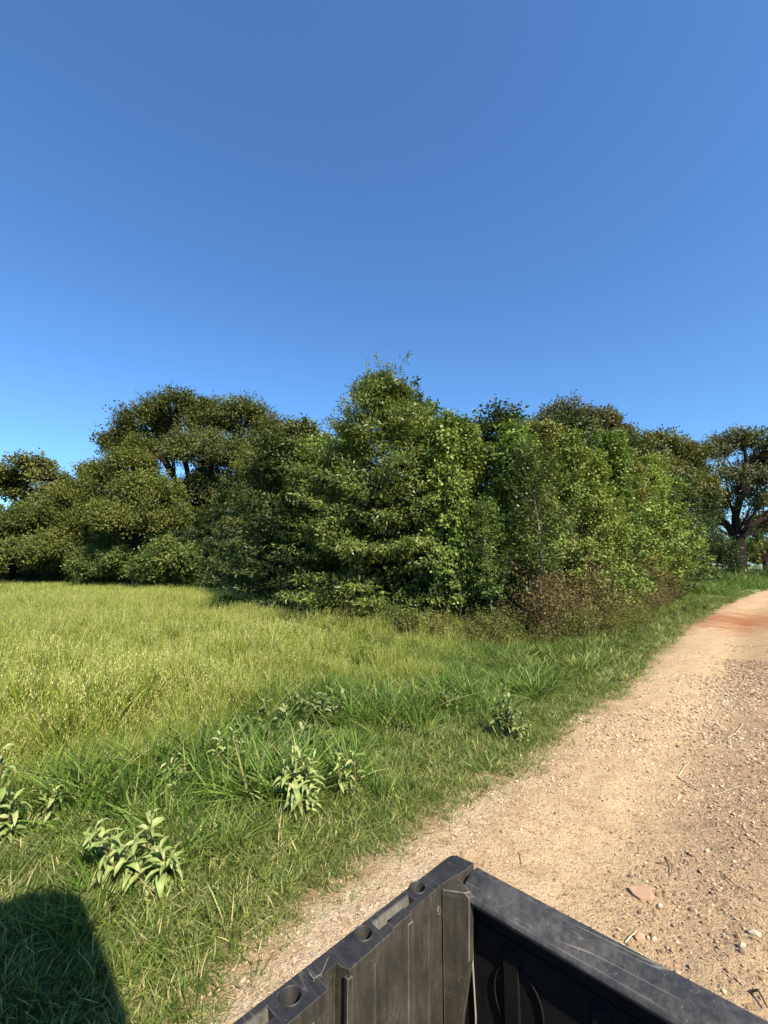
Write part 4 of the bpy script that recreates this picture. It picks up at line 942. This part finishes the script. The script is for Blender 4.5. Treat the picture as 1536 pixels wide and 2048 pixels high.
broad_plant('dark leafy weed on the left end of the middle cluster', (560, 1480), [(470, 1428, .0), (500, 1440, -.05), (530, 1402, .1), (550, 1425, .0), (572, 1400, .1)], .11, 11, 507, True)
broad_plant('dark leafy weed below the middle cluster, touching the bright one', (620, 1530), [(580, 1470, .1), (605, 1455, .1), (635, 1450, .1), (660, 1475, .0)], .11, 11, 508, True)
broad_plant('tall dark leafy weed standing alone near the road edge', (1016, 1488), [(1003, 1372, .05), (1018, 1395, .0), (990, 1405, .05), (1030, 1415, .0), (1010, 1430, .0)], .08, 12, 509, True)
broad_plant('low pale weed at the foot of the tall dark one near the road', (1045, 1492), [(1030, 1450, .0), (1060, 1445, .0)], .075, 7, 510)
broad_plant('yellow-green weed in the grass left of the middle cluster', (345, 1600), [(330, 1525, .0), (352, 1510, .03), (368, 1535, .05)], .085, 9, 511)
broad_plant('small yellow-green weed among tall grass above the middle cluster', (175, 1385), [(168, 1338, .0), (186, 1345, .05)], .09, 7, 512)
broad_plant('pale leafy weed in the long grass just left of the middle cluster', (455, 1560), [(440, 1470, .0), (465, 1462, .03), (485, 1485, .0)], .09, 10, 520)
broad_plant('leafy weed half sunk in tall grass behind the tall dark one near the road', (900, 1440), [(885, 1385, .0), (915, 1380, .03)], .09, 8, 521, True)
broad_plant('tiny pale weed between the tall dark weed and the middle cluster', (815, 1475), [(808, 1440, .0), (828, 1445, .0)], .06, 8, 513)

# ------------------------------------------------------------------ stones, sticks
M_stone1 = stone_mat('tan_stone', [(0, (.40, .26, .17)), (1, (.40, .26, .17))]); M_stone2 = stone_mat('pale_stone', [(0, (.46, .37, .26)), (1, (.50, .42, .31))]); M_stoned = stone_mat('dark_stone', [(0, (.16, .12, .10)), (1, (.16, .12, .10))])
def stone(px, py, w, h, flat, label, mat, seed, sub=2, rz=0, slab=False):
    b = gp(px, py, .02)
    if slab:
        bm = bmesh.new(); pts = [(-.5, .28), (-.1, .5), (.42, .42), (.5, .0), (.34, -.38), (-.12, -.5), (-.36, -.2)]
        lo = [bm.verts.new((x, y, -.5)) for x, y in pts]; hi = [bm.verts.new((x * .93, y * .93, .5 + .12 * math.sin(x * 7))) for x, y in pts]
        bm.faces.new(hi); bm.faces.new(lo[::-1])
        for k in range(7): bm.faces.new((lo[k], lo[(k + 1) % 7], hi[(k + 1) % 7], hi[k]))
        bmesh.ops.recalc_face_normals(bm, faces=bm.faces); bmesh.ops.bevel(bm, geom=bm.edges[:], offset=.04, segments=1, affect='EDGES')
        me = bpy.data.meshes.new('stone'); bm.to_mesh(me); bm.free()
    else: me = stone_mesh(seed, 1., 1, .18)
    o = link('stone', me, mat, None, (b[0], b[1], float(road_z(b[0], b[1])) + h * .35)); o.scale = (w, w * .8, h); o.rotation_euler = (.08, -.1, rz)
    setp(o, label, 'stone', 'loose stones on the dirt road'); return o
stone(1283, 1788, .098, .022, .3, 'large flat reddish tan stone lying beside the tailgate', M_stone1, 1, slab=True, rz=-.3)
stone(1415, 1713, .016, .013, .6, 'small pale pointed stone uphill from the flat stone', M_stone2, 2)
stone(1320, 1812, .014, .010, .6, 'pale chip just below the right end of the flat stone', M_stone2, 3)
stone(1510, 1877, .018, .011, .6, 'long pale stone near the right edge of the picture', M_stone2, 4, rz=-.6)
stone(1485, 1905, .012, .016, .6, 'upright pale stone with a dark neighbour near the right edge', M_stone2, 5)
stone(1484, 1915, .011, .012, .6, 'dark stone touching the upright pale one', M_stoned, 6)
stone(1278, 1874, .024, .014, .6, 'brown stone half hidden near the tailgate lip', M_stone1, 7)
stone(1296, 1876, .009, .009, .6, 'whitish pebble beside the brown stone at the tailgate', M_stone2, 8)
stone(1308, 1880, .010, .009, .6, 'second whitish pebble in line with the brown stone at the tailgate', M_stone2, 9)
stone(1130, 1783, .008, .007, .6, 'dark little stone alone between the tailgate and the flat stone', M_stoned, 10)
stone(1345, 1905, .012, .008, .6, 'tan stone at the lower end of the coarse gravel patch', M_stone1, 11)
stone(1460, 1500, .022, .012, .6, 'pale slab-like stone in the brown track, upper right', M_stone2, 12)
def stick(pts, r, label, mat, name='stick'):
    P = [gp(x, y, .028) for x, y, z in pts]; P = [np.array([p[0], p[1], float(road_z(p[0], p[1])) + .003 + q[2]]) for p, q in zip(P, pts)]; T = Tubes(); T.add(P, np.linspace(r, r * .5, len(P)), 5)
    o = link(name, T.mesh(name), mat); c = P[0]; setp(o, label, 'stick', 'fallen sticks and straws on the road'); return o
M_straw = plain_mat('dry_straw', (.45, .36, .22), .8); M_stick = plain_mat('dark_stick', (.10, .07, .045), .85)
stick([(1356, 1553, 0), (1368, 1538, .01), (1382, 1522, .004)], .0035, 'pale dry straw lying in the middle of the road', M_straw)
stick([(1352, 1552, 0), (1375, 1568, 0), (1392, 1578, 0)], .002, 'thin brown stem crossing the foot of the pale straw', M_stick)
stick([(1440, 1750, 0), (1470, 1780, .008), (1500, 1797, .004), (1536, 1812, 0)], .002, 'long thin dark stem near the right edge of the picture', M_stick)
stick([(1455, 1480, 0), (1472, 1474, .01), (1486, 1455, .012)], .004, 'pale forked straw in the brown track, upper right', M_straw)
stick([(1430, 1595, 0), (1470, 1588, .006), (1510, 1578, 0)], .0022, 'pale straw lying flat at the right edge above the long stem', M_straw)
stick([(1250, 1880, 0), (1262, 1872, .01), (1275, 1864, .012)], .0035, 'short yellow straw beside the tailgate lip', M_straw)
stick([(990, 1590, 0), (1003, 1575, .01), (1008, 1598, .0)], .0018, 'bent straw at the tip of the grass edge', M_straw)
stick([(1330, 1715, 0), (1345, 1735, .012), (1342, 1755, .004)], .003, 'dark bent twig amid dry needles right of the tailgate', M_stick)
stick([(1310, 1722, 0), (1335, 1730, .01), (1362, 1748, .0)], .0022, 'thin twig crossing the dark bent one', M_stick)
stick([(1037, 1707, 0), (1045, 1735, .008), (1068, 1745, 0)], .0018, 'curved thin stem on the grit behind the tailgate corner', M_stick)
stick([(1500, 1990, 0), (1518, 2000, .02), (1536, 2030, .01)], .005, 'forked dark stick at the lower right corner', M_stick)
def post():
    b = at(1488, 1130, 38); b[2] = 0; bm = bmesh.new(); bmesh.ops.create_cone(bm, cap_ends=True, segments=10, radius1=.07, radius2=.06, depth=1.1); bmesh.ops.translate(bm, verts=bm.verts, vec=(0, 0, .5))
    bmesh.ops.rotate(bm, verts=bm.verts, cent=(0, 0, 0), matrix=Matrix.Rotation(.08, 3, 'Y')); me = bpy.data.meshes.new('post'); bm.to_mesh(me); bm.free()
    o = link('wooden_post', me, plain_mat('weathered_post', (.55, .48, .36), .8), None, tuple(b)); setp(o, 'pale leaning post beside the trunk of the great oak', 'post')
post()

# ------------------------------------------------------------------ utility vehicle: cargo box in front of the lens, cab behind it
S = .0076087                                # one unit of the rail measurements in metres
RZ = .875                                   # height of the rail
A0 = gp(905, 1708, RZ)
PT = plastic_mat('black_plastic_top', (.0125, .012, .0125), (.085, .078, .07), .32, .5, .5)
PD = plastic_mat('dusty_black_plastic', (.019, .017, .013), (.085, .072, .052), .55, .5, .6)
PW = plastic_mat('scuffed_plastic_edge', (.055, .052, .046), (.2, .19, .165), .8, .5, .3)
PG = plastic_mat('tailgate_plastic', (.018, .019, .020), (.14, .13, .118), .5, .42, .9)
PI = plastic_mat('tailgate_shade_plastic', (.006, .006, .006), (.03, .025, .020), .35, .75, .4)  # near-black copy of the tailgate plastic, shade put into its colour
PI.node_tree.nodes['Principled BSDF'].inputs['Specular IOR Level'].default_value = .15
veh = empty('utility_vehicle', (A0[0], A0[1], 0), math.atan2(-.70765, -.70656))
setp(veh, 'worn black plastic cargo box of a small utility vehicle parked on the road edge', 'utility vehicle')
def loft(levels, name='part'):
    """levels: list of (z, [(x,y)...]) from top to bottom, same vertex count"""
    bm = bmesh.new(); rings = [[bm.verts.new((x * S, y * S, z)) for x, y in P] for z, P in levels]; n = len(rings[0])
    bm.faces.new(rings[0]); bm.faces.new(rings[-1][::-1])
    for a, b in zip(rings[:-1], rings[1:]):
        for k in range(n): bm.faces.new((a[(k + 1) % n], a[k], b[k], b[(k + 1) % n]))
    bmesh.ops.recalc_face_normals(bm, faces=bm.faces); return bm
def finish(o, cutters=(), bevel=.0022, mats=None, seg=2, wear=1):
    for c in cutters:
        b = o.modifiers.new('cut', 'BOOLEAN'); b.operation = 'DIFFERENCE'; b.object = c; b.solver = 'EXACT'
    if bevel:
        b = o.modifiers.new('bevel', 'BEVEL'); b.width = bevel; b.segments = seg; b.limit_method = 'ANGLE'; b.angle_limit = R(32)
        if wear is not None and len(o.data.materials) > wear: b.material = wear
    dg = bpy.context.evaluated_depsgraph_get(); me = bpy.data.meshes.new_from_object(o.evaluated_get(dg)); o.modifiers.clear(); old = o.data; o.data = me; bpy.data.meshes.remove(old)
    for c in cutters: bpy.data.objects.remove(c)
    return o
def cut_cyl(u, w, r, z0, z1, r2=None):
    bm = bmesh.new(); bmesh.ops.create_cone(bm, cap_ends=True, segments=40, radius1=(r2 or r) * S, radius2=r * S, depth=z1 - z0); bmesh.ops.translate(bm, verts=bm.verts, vec=(u * S, w * S, (z0 + z1) / 2))
    me = bpy.data.meshes.new('cut'); bm.to_mesh(me); bm.free(); o = bpy.data.objects.new('cut', me); COL.objects.link(o); o.parent = veh; return o
def cut_poly(P, z0, z1, P2=None):
    bm = loft([(z1, P), (z0, P2 or P)]); me = bpy.data.meshes.new('cut'); bm.to_mesh(me); bm.free(); o = bpy.data.objects.new('cut', me); COL.objects.link(o); o.parent = veh; return o
FL = .60                                     # cargo floor height
UL = 116                                     # box length in rail units
WW = 172                                     # box width
side = [(-.3, 1.2), (.6, .1), (2, -.1), (UL, 0), (UL, 6.4), (42.2, 5.9), (41.4, 3.4), (38.4, 3.0), (37.4, 5.7), (26.2, 5.4), (26.0, 5.0), (20.7, 4.9), (20.3, 4.5), (10.1, 4.4), (5.9, 4.7), (4.8, 5.3), (-.8, 5.5)]
bm = loft([(RZ, side), (FL - .12, side)])
me = bpy.data.meshes.new('side_wall'); bm.to_mesh(me); bm.free()
sw = link('side_wall', me, [PD, PW], veh)
# material by facing: top faces darker and sky-lit, vertical faces dusty
cuts = []
for u, w in ((14.5, 1.35), (30.7, 1.9), (47.1, 2.6), (63.6, 2.6), (80, 2.6), (96, 2.6)): cuts.append(cut_cyl(u, w, 1.62, RZ - .22, RZ + .02))
cuts.append(cut_poly([(17.4, 1.1), (27.8, 1.0), (28.0, 3.3), (24.5, 3.3), (24.3, 2.9), (20.8, 2.9), (20.6, 3.3), (17.4, 3.2)][::-1], RZ - .09, RZ + .02))
cuts.append(cut_poly([(50.6, 1.2), (60.2, 1.2), (60.4, 3.6), (50.6, 3.5)][::-1], RZ - .09, RZ + .02))
cuts.append(cut_poly([(67, 1.2), (76, 1.2), (76, 3.6), (67, 3.5)][::-1], RZ - .09, RZ + .02))
finish(sw, cuts, .0016)
sw.data.materials.append(PT)
for p in sw.data.polygons:
    if p.normal.z > .9 and p.material_index == 0: p.material_index = 2
sw['label'] = 'right side wall with round stake holes in its rail'
# tapered slot wedges (lit sloping ledge inside each slot)
def slot_ledge(u0, u1, w0):
    bm = loft([(RZ - .0015, [(u0, w0 - .2), (u1, w0 - .2), (u1, w0 + .25), (u0, w0 + .25)]), (RZ - .02, [(u0, w0 - .2), (u1, w0 - .2), (u1, w0 + .7), (u0, w0 + .7)]), (RZ - .085, [(u0, w0 - .2), (u1, w0 - .2), (u1, w0 + .75), (u0, w0 + .75)])])
    me = bpy.data.meshes.new('slot_ledge'); bm.to_mesh(me); bm.free(); return link('slot_ledge', me, PW, veh)
slot_ledge(17.45, 27.75, 1.15); slot_ledge(50.7, 60.1, 1.35)
# hole liners: short sleeves with a raised lip
for u, w in ((14.5, 1.35), (30.7, 1.9), (47.1, 2.6)):
    bm = bmesh.new(); n = 40; prof = [(1.60, -.06), (1.60, .0012), (1.72, .0022), (1.86, .0012), (1.88, -.001)]
    rings = [[bm.verts.new(((u + r * math.cos(a)) * S, (w + r * math.sin(a)) * S, RZ + z)) for a in np.arange(n) * 2 * math.pi / n] for r, z in prof]
    for a, b in zip(rings[:-1], rings[1:]):
        for k in range(n): bm.faces.new((a[k], a[(k + 1) % n], b[(k + 1) % n], b[k]))
    bmesh.ops.recalc_face_normals(bm, faces=bm.faces)
    me = bpy.data.meshes.new('stake_hole'); bm.to_mesh(me); bm.free(); me.polygons.foreach_set('use_smooth', [True] * len(me.polygons)); link('stake_hole', me, PT, veh)
# corner post: chamfered face that narrows downwards
t0 = [(4.9, 5.6), (6.4, 9.3), (7.6, 8.6), (10.0, 4.9), (9.8, 4.3), (5.2, 4.6)]
t1 = [(4.9, 5.6), (6.0, 9.9), (7.0, 9.5), (10.3, 4.8), (9.8, 4.3), (5.2, 4.6)]
t2 = [(4.9, 5.4), (6.1, 9.6), (7.1, 9.2), (10.3, 4.8), (9.8, 4.3), (5.2, 4.6)]
t3 = [(5.0, 4.9), (8.9, 5.9), (9.2, 5.7), (10.3, 4.8), (9.8, 4.3), (5.2, 4.6)]
bm = loft([(RZ - .006, t0), (RZ - .014, t1), (RZ - .105, t2), (FL + .0, t3)]); me = bpy.data.meshes.new('corner_post'); bm.to_mesh(me); bm.free()
cp_ = link('corner_post', me, [PD, PW], veh); finish(cp_, bevel=.0012)
# raised vertical ribs on the inner face
def rib(u0, u1, w0, w1, top, name='rib', mat=PD):
    bm = loft([(top, [(u0, w0), (u1, w0), (u1, w1 - .1), (u0 + .1, w1)]), (FL, [(u0, w0), (u1, w0), (u1, w1 - .1), (u0 + .1, w1)])]); me = bpy.data.meshes.new(name); bm.to_mesh(me); bm.free()
    return finish(link(name, me, [mat, PW], veh), bevel=.001)
rib(20.0, 21.6, 4.4, 5.15, RZ - .012); rib(37.0, 38.2, 5.2, 6.25, RZ - .006); rib(14.5, 14.9, 4.2, 4.52, RZ - .02); rib(31.0, 31.3, 5.3, 5.62, RZ - .02); rib(45.0, 46.2, 5.6, 6.3, RZ - .02)
# moulded step on the rail beside the channel
bm = loft([(RZ + .0035, [(38.6, 1.6), (43.0, 1.5), (43.0, 3.1), (41.6, 3.3)]), (RZ - .004, [(38.4, 1.4), (43.2, 1.3), (43.2, 3.2), (41.5, 3.5)])]); me = bpy.data.meshes.new('rail_step'); bm.to_mesh(me); bm.free(); finish(link('rail_step', me, [PT, PW], veh), bevel=.0008)
# recycling-style moulded ring on the wall near the post
T = Tubes(); T.add([(11.3 * S + .0045 * math.cos(a), 4.52 * S, RZ - .034 + .0055 * math.sin(a)) for a in np.linspace(0, 6.283, 20)], .0008, 5)
T.add([(11.3 * S - .0015, 4.52 * S, RZ - .031), (11.3 * S + .002, 4.52 * S, RZ - .034), (11.3 * S - .001, 4.52 * S, RZ - .037)], .0007, 5)
link('moulded_mark', T.mesh('moulded_mark'), PW, veh)

# tailgate, turned a couple of degrees, own parts
tg = empty('tailgate', (0, 6.6 * S, 0)); tg.parent = veh; tg.rotation_euler = (0, 0, R(2.1))
def prof_extrude(prof, w0, w1, nseg=30, warp=0.0, name='p', mats=(), ends=True, par=None, bevel=0):
    """profile (u, z) extruded along w"""
    bm = bmesh.new(); rings = []
    g = np.random.default_rng(5)
    for k in range(nseg + 1):
        w = w0 + (w1 - w0) * k / nseg; j = warp * math.sin(k * 1.7) * .3
        rings.append([bm.verts.new(((u + j * (i_ in (2, 3))) * S, w * S, z)) for i_, (u, z) in enumerate(prof)])
    n = len(prof)
    for a, b in zip(rings[:-1], rings[1:]):
        for k in range(n): bm.faces.new((a[k], a[(k + 1) % n], b[(k + 1) % n], b[k]))
    bm.faces.new(rings[0]); bm.faces.new(rings[-1][::-1]); bmesh.ops.recalc_face_normals(bm, faces=bm.faces)
    me = bpy.data.meshes.new(name); bm.to_mesh(me); bm.free(); return link(name, me, list(mats), par)
GW = WW - 13.2
cap = prof_extrude([(.2, RZ - .25), (-.6, RZ - .006), (-.2, RZ), (2.7, RZ - .001), (3.1, RZ - .003), (6.6, RZ - .014), (7.0, RZ - .019), (6.6, RZ - .026), (5.0, RZ - .030), (4.4, RZ - .052), (4.3, RZ - .25)], 0, GW, 30, 0, 'top_rail', [PG, PW], par=tg)
finish(cap, bevel=.0014, wear=None)
cap.data.materials.append(PI)  # shade below the lip painted onto the inner faces
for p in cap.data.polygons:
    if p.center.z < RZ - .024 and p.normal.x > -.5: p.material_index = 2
ln_ = prof_extrude([(4.2, RZ - .054), (4.75, RZ - .055), (4.75, RZ - .057), (4.2, RZ - .058)], 1.5, GW - 1.5, 4, 0, 'seam_bead', [PI], par=tg)
pan = prof_extrude([(.3, RZ - .24), (.3, FL - .1), (3.6, FL - .1), (3.6, RZ - .24)], .8, GW - .8, 2, 0, 'lower_panel', [PI], par=tg)
for k in range(9):
    w = 9 + k * 17.3
    rb = prof_extrude([(4.2, RZ - .065), (4.2, FL), (5.0, FL), (5.0, RZ - .07)], w, w + 3.2, 1, 0, 'rib', [PI, PI], par=tg); finish(rb, bevel=.001)
# round latch recess ring on the inner face
T = Tubes(); T.add([(4.55 * S, (11.8 + 5.2 * math.cos(a)) * S, RZ - .135 + .048 * math.sin(a)) for a in np.linspace(0, 6.283, 40)], .0018, 6); link('latch_ring', T.mesh('latch_ring'), PI, tg)
T = Tubes(); T.add([(4.3 * S, 1.4 * S, RZ - .04), (4.8 * S, 1.6 * S, RZ - .12), (4.5 * S, 1.9 * S, RZ - .2), (4.7 * S, 1.6 * S, RZ - .27)], .0016, 5); link('tailgate_cable', T.mesh('tailgate_cable'), plain_mat('grey_cable', (.30, .28, .25), .5), tg)
tg['label'] = 'scuffed grey-black tailgate with a smooth top rail'

# the rest of the vehicle
def vbox(name, u0, u1, w0, w1, z0, z1, mat, bevel=.01, par=None):
    bm = loft([(z1, [(u0, w0), (u1, w0), (u1, w1), (u0, w1)]), (z0, [(u0, w0), (u1, w0), (u1, w1), (u0, w1)])]); me = bpy.data.meshes.new(name); bm.to_mesh(me); bm.free()
    o = link(name, me, [mat], par or veh); finish(o, bevel=bevel, wear=None, seg=2); return o
M_body = plain_mat('dark_green_body', (.05, .08, .04), .35); M_seat = plain_mat('black_vinyl', (.02, .02, .02), .5); M_frame = plain_mat('black_steel', (.02, .02, .022), .35, .3); M_tyre = plain_mat('tyre_rubber', (.02, .02, .02), .85); M_rim = plain_mat('grey_rim', (.35, .35, .36), .35, .8)
vbox('side_wall', .5, UL, WW - 6.2, WW, FL - .12, RZ, PD, .003)
vbox('front_wall', UL - 4.5, UL - .2, 6.5, WW - 6.5, FL - .1, RZ - .02, PD, .003)
vbox('cargo_floor', 4.7, UL - 4.6, 6.4, WW - 6.3, FL - .04, FL, PD, .002)
vbox('chassis', 6, 320, 40, 132, .28, .46, M_frame, .01)
vbox('bed_frame', 8, 112, 20, 152, .462, .478, M_frame, .002)
vbox('cab_floor', 122, 250, 8, 164, .462, .50, M_seat, .01)
vbox('seat', 130, 172, 30, 150, .56, .72, M_seat, .03); vbox('seat_base', 130, 170, 16, 156, .502, .558, M_frame, .01); vbox('backrest', 122, 128, 34, 146, .73, .98, M_seat, .025)
vbox('dashboard', 236, 252, 8, 164, .70, .98, M_seat, .03); vbox('hood', 254, 322, 22, 150, .56, .88, M_body, .06)
vbox('bumper', 324, 332, 24, 148, .34, .58, M_frame, .02)
for w in (4, 150): vbox('fender', 268, 318, w, w + 17, .70, .80, M_body, .03)
def wheel(u, w):
    e = empty('wheel', (u * S, w * S, .31)); e.parent = veh
    for nm, prof, m_ in (('tyre', [(.17, -.10), (.28, -.11), (.31, -.08), (.31, .08), (.28, .11), (.17, .10)], M_tyre), ('rim', [(.05, -.03), (.12, -.02), (.168, -.09), (.168, .09), (.12, .05), (.03, .06)], M_rim)):
        bm = bmesh.new(); n = 28; rings = [[bm.verts.new((r * math.cos(a), y, r * math.sin(a))) for a in np.arange(n) * 2 * math.pi / n] for r, y in prof]
        for a, b in zip(rings, rings[1:] + rings[:1]):
            for k in range(n): bm.faces.new((a[k], a[(k + 1) % n], b[(k + 1) % n], b[k]))
        bmesh.ops.recalc_face_normals(bm, faces=bm.faces); me = bpy.data.meshes.new(nm); bm.to_mesh(me); bm.free(); link(nm, me, m_, e)
for u in (62, 292):
    for w in (16, 156): wheel(u, w)
# roll cage and roof over the cab
CU, CW = 93.0, 69.5     # camera in rail units
T = Tubes(); zt = 2.20
ru0, ru1, rw0, rw1 = CU - 15, 222, CW - 50, 164
for u, w in ((CU + 22, rw0 + 4), (CU + 22, rw1 - 4)): T.add([(u * S, w * S, .5), ((u - 3) * S, w * S, 1.5), ((u - 6) * S, w * S, zt - .03)], .024, 8)
for w in (rw0 + 4, rw1 - 4): T.add([(250 * S, w * S, .5), (238 * S, w * S, 1.2), (216 * S, w * S, zt - .03)], .024, 8)
T.add([((CU + 16) * S, (rw0 + 4) * S, zt - .03), ((CU + 16) * S, (rw1 - 4) * S, zt - .03)], .024, 8)
link('roll_cage', T.mesh('roll_cage'), M_frame, veh)
def rounded(u0, u1, w0, w1, r, n=6):
    P = []
    for cx, cy, a0 in ((u1 - r, w1 - r, 0), (u0 + r, w1 - r, 90), (u0 + r, w0 + r, 180), (u1 - r, w0 + r, 270)):
        P += [(cx + r * math.cos(R(a0 + 90 * k / n)), cy + r * math.sin(R(a0 + 90 * k / n))) for k in range(n + 1)]
    return P
bm = loft([(zt + .035, rounded(ru0 + 3, ru1 - 3, rw0 + 3, rw1 - 3, 31)), (zt + .02, rounded(ru0, ru1, rw0, rw1, 34)), (zt, rounded(ru0, ru1, rw0, rw1, 34))]); me = bpy.data.meshes.new('roof'); bm.to_mesh(me); bm.free(); link('roof', me, PT, veh)
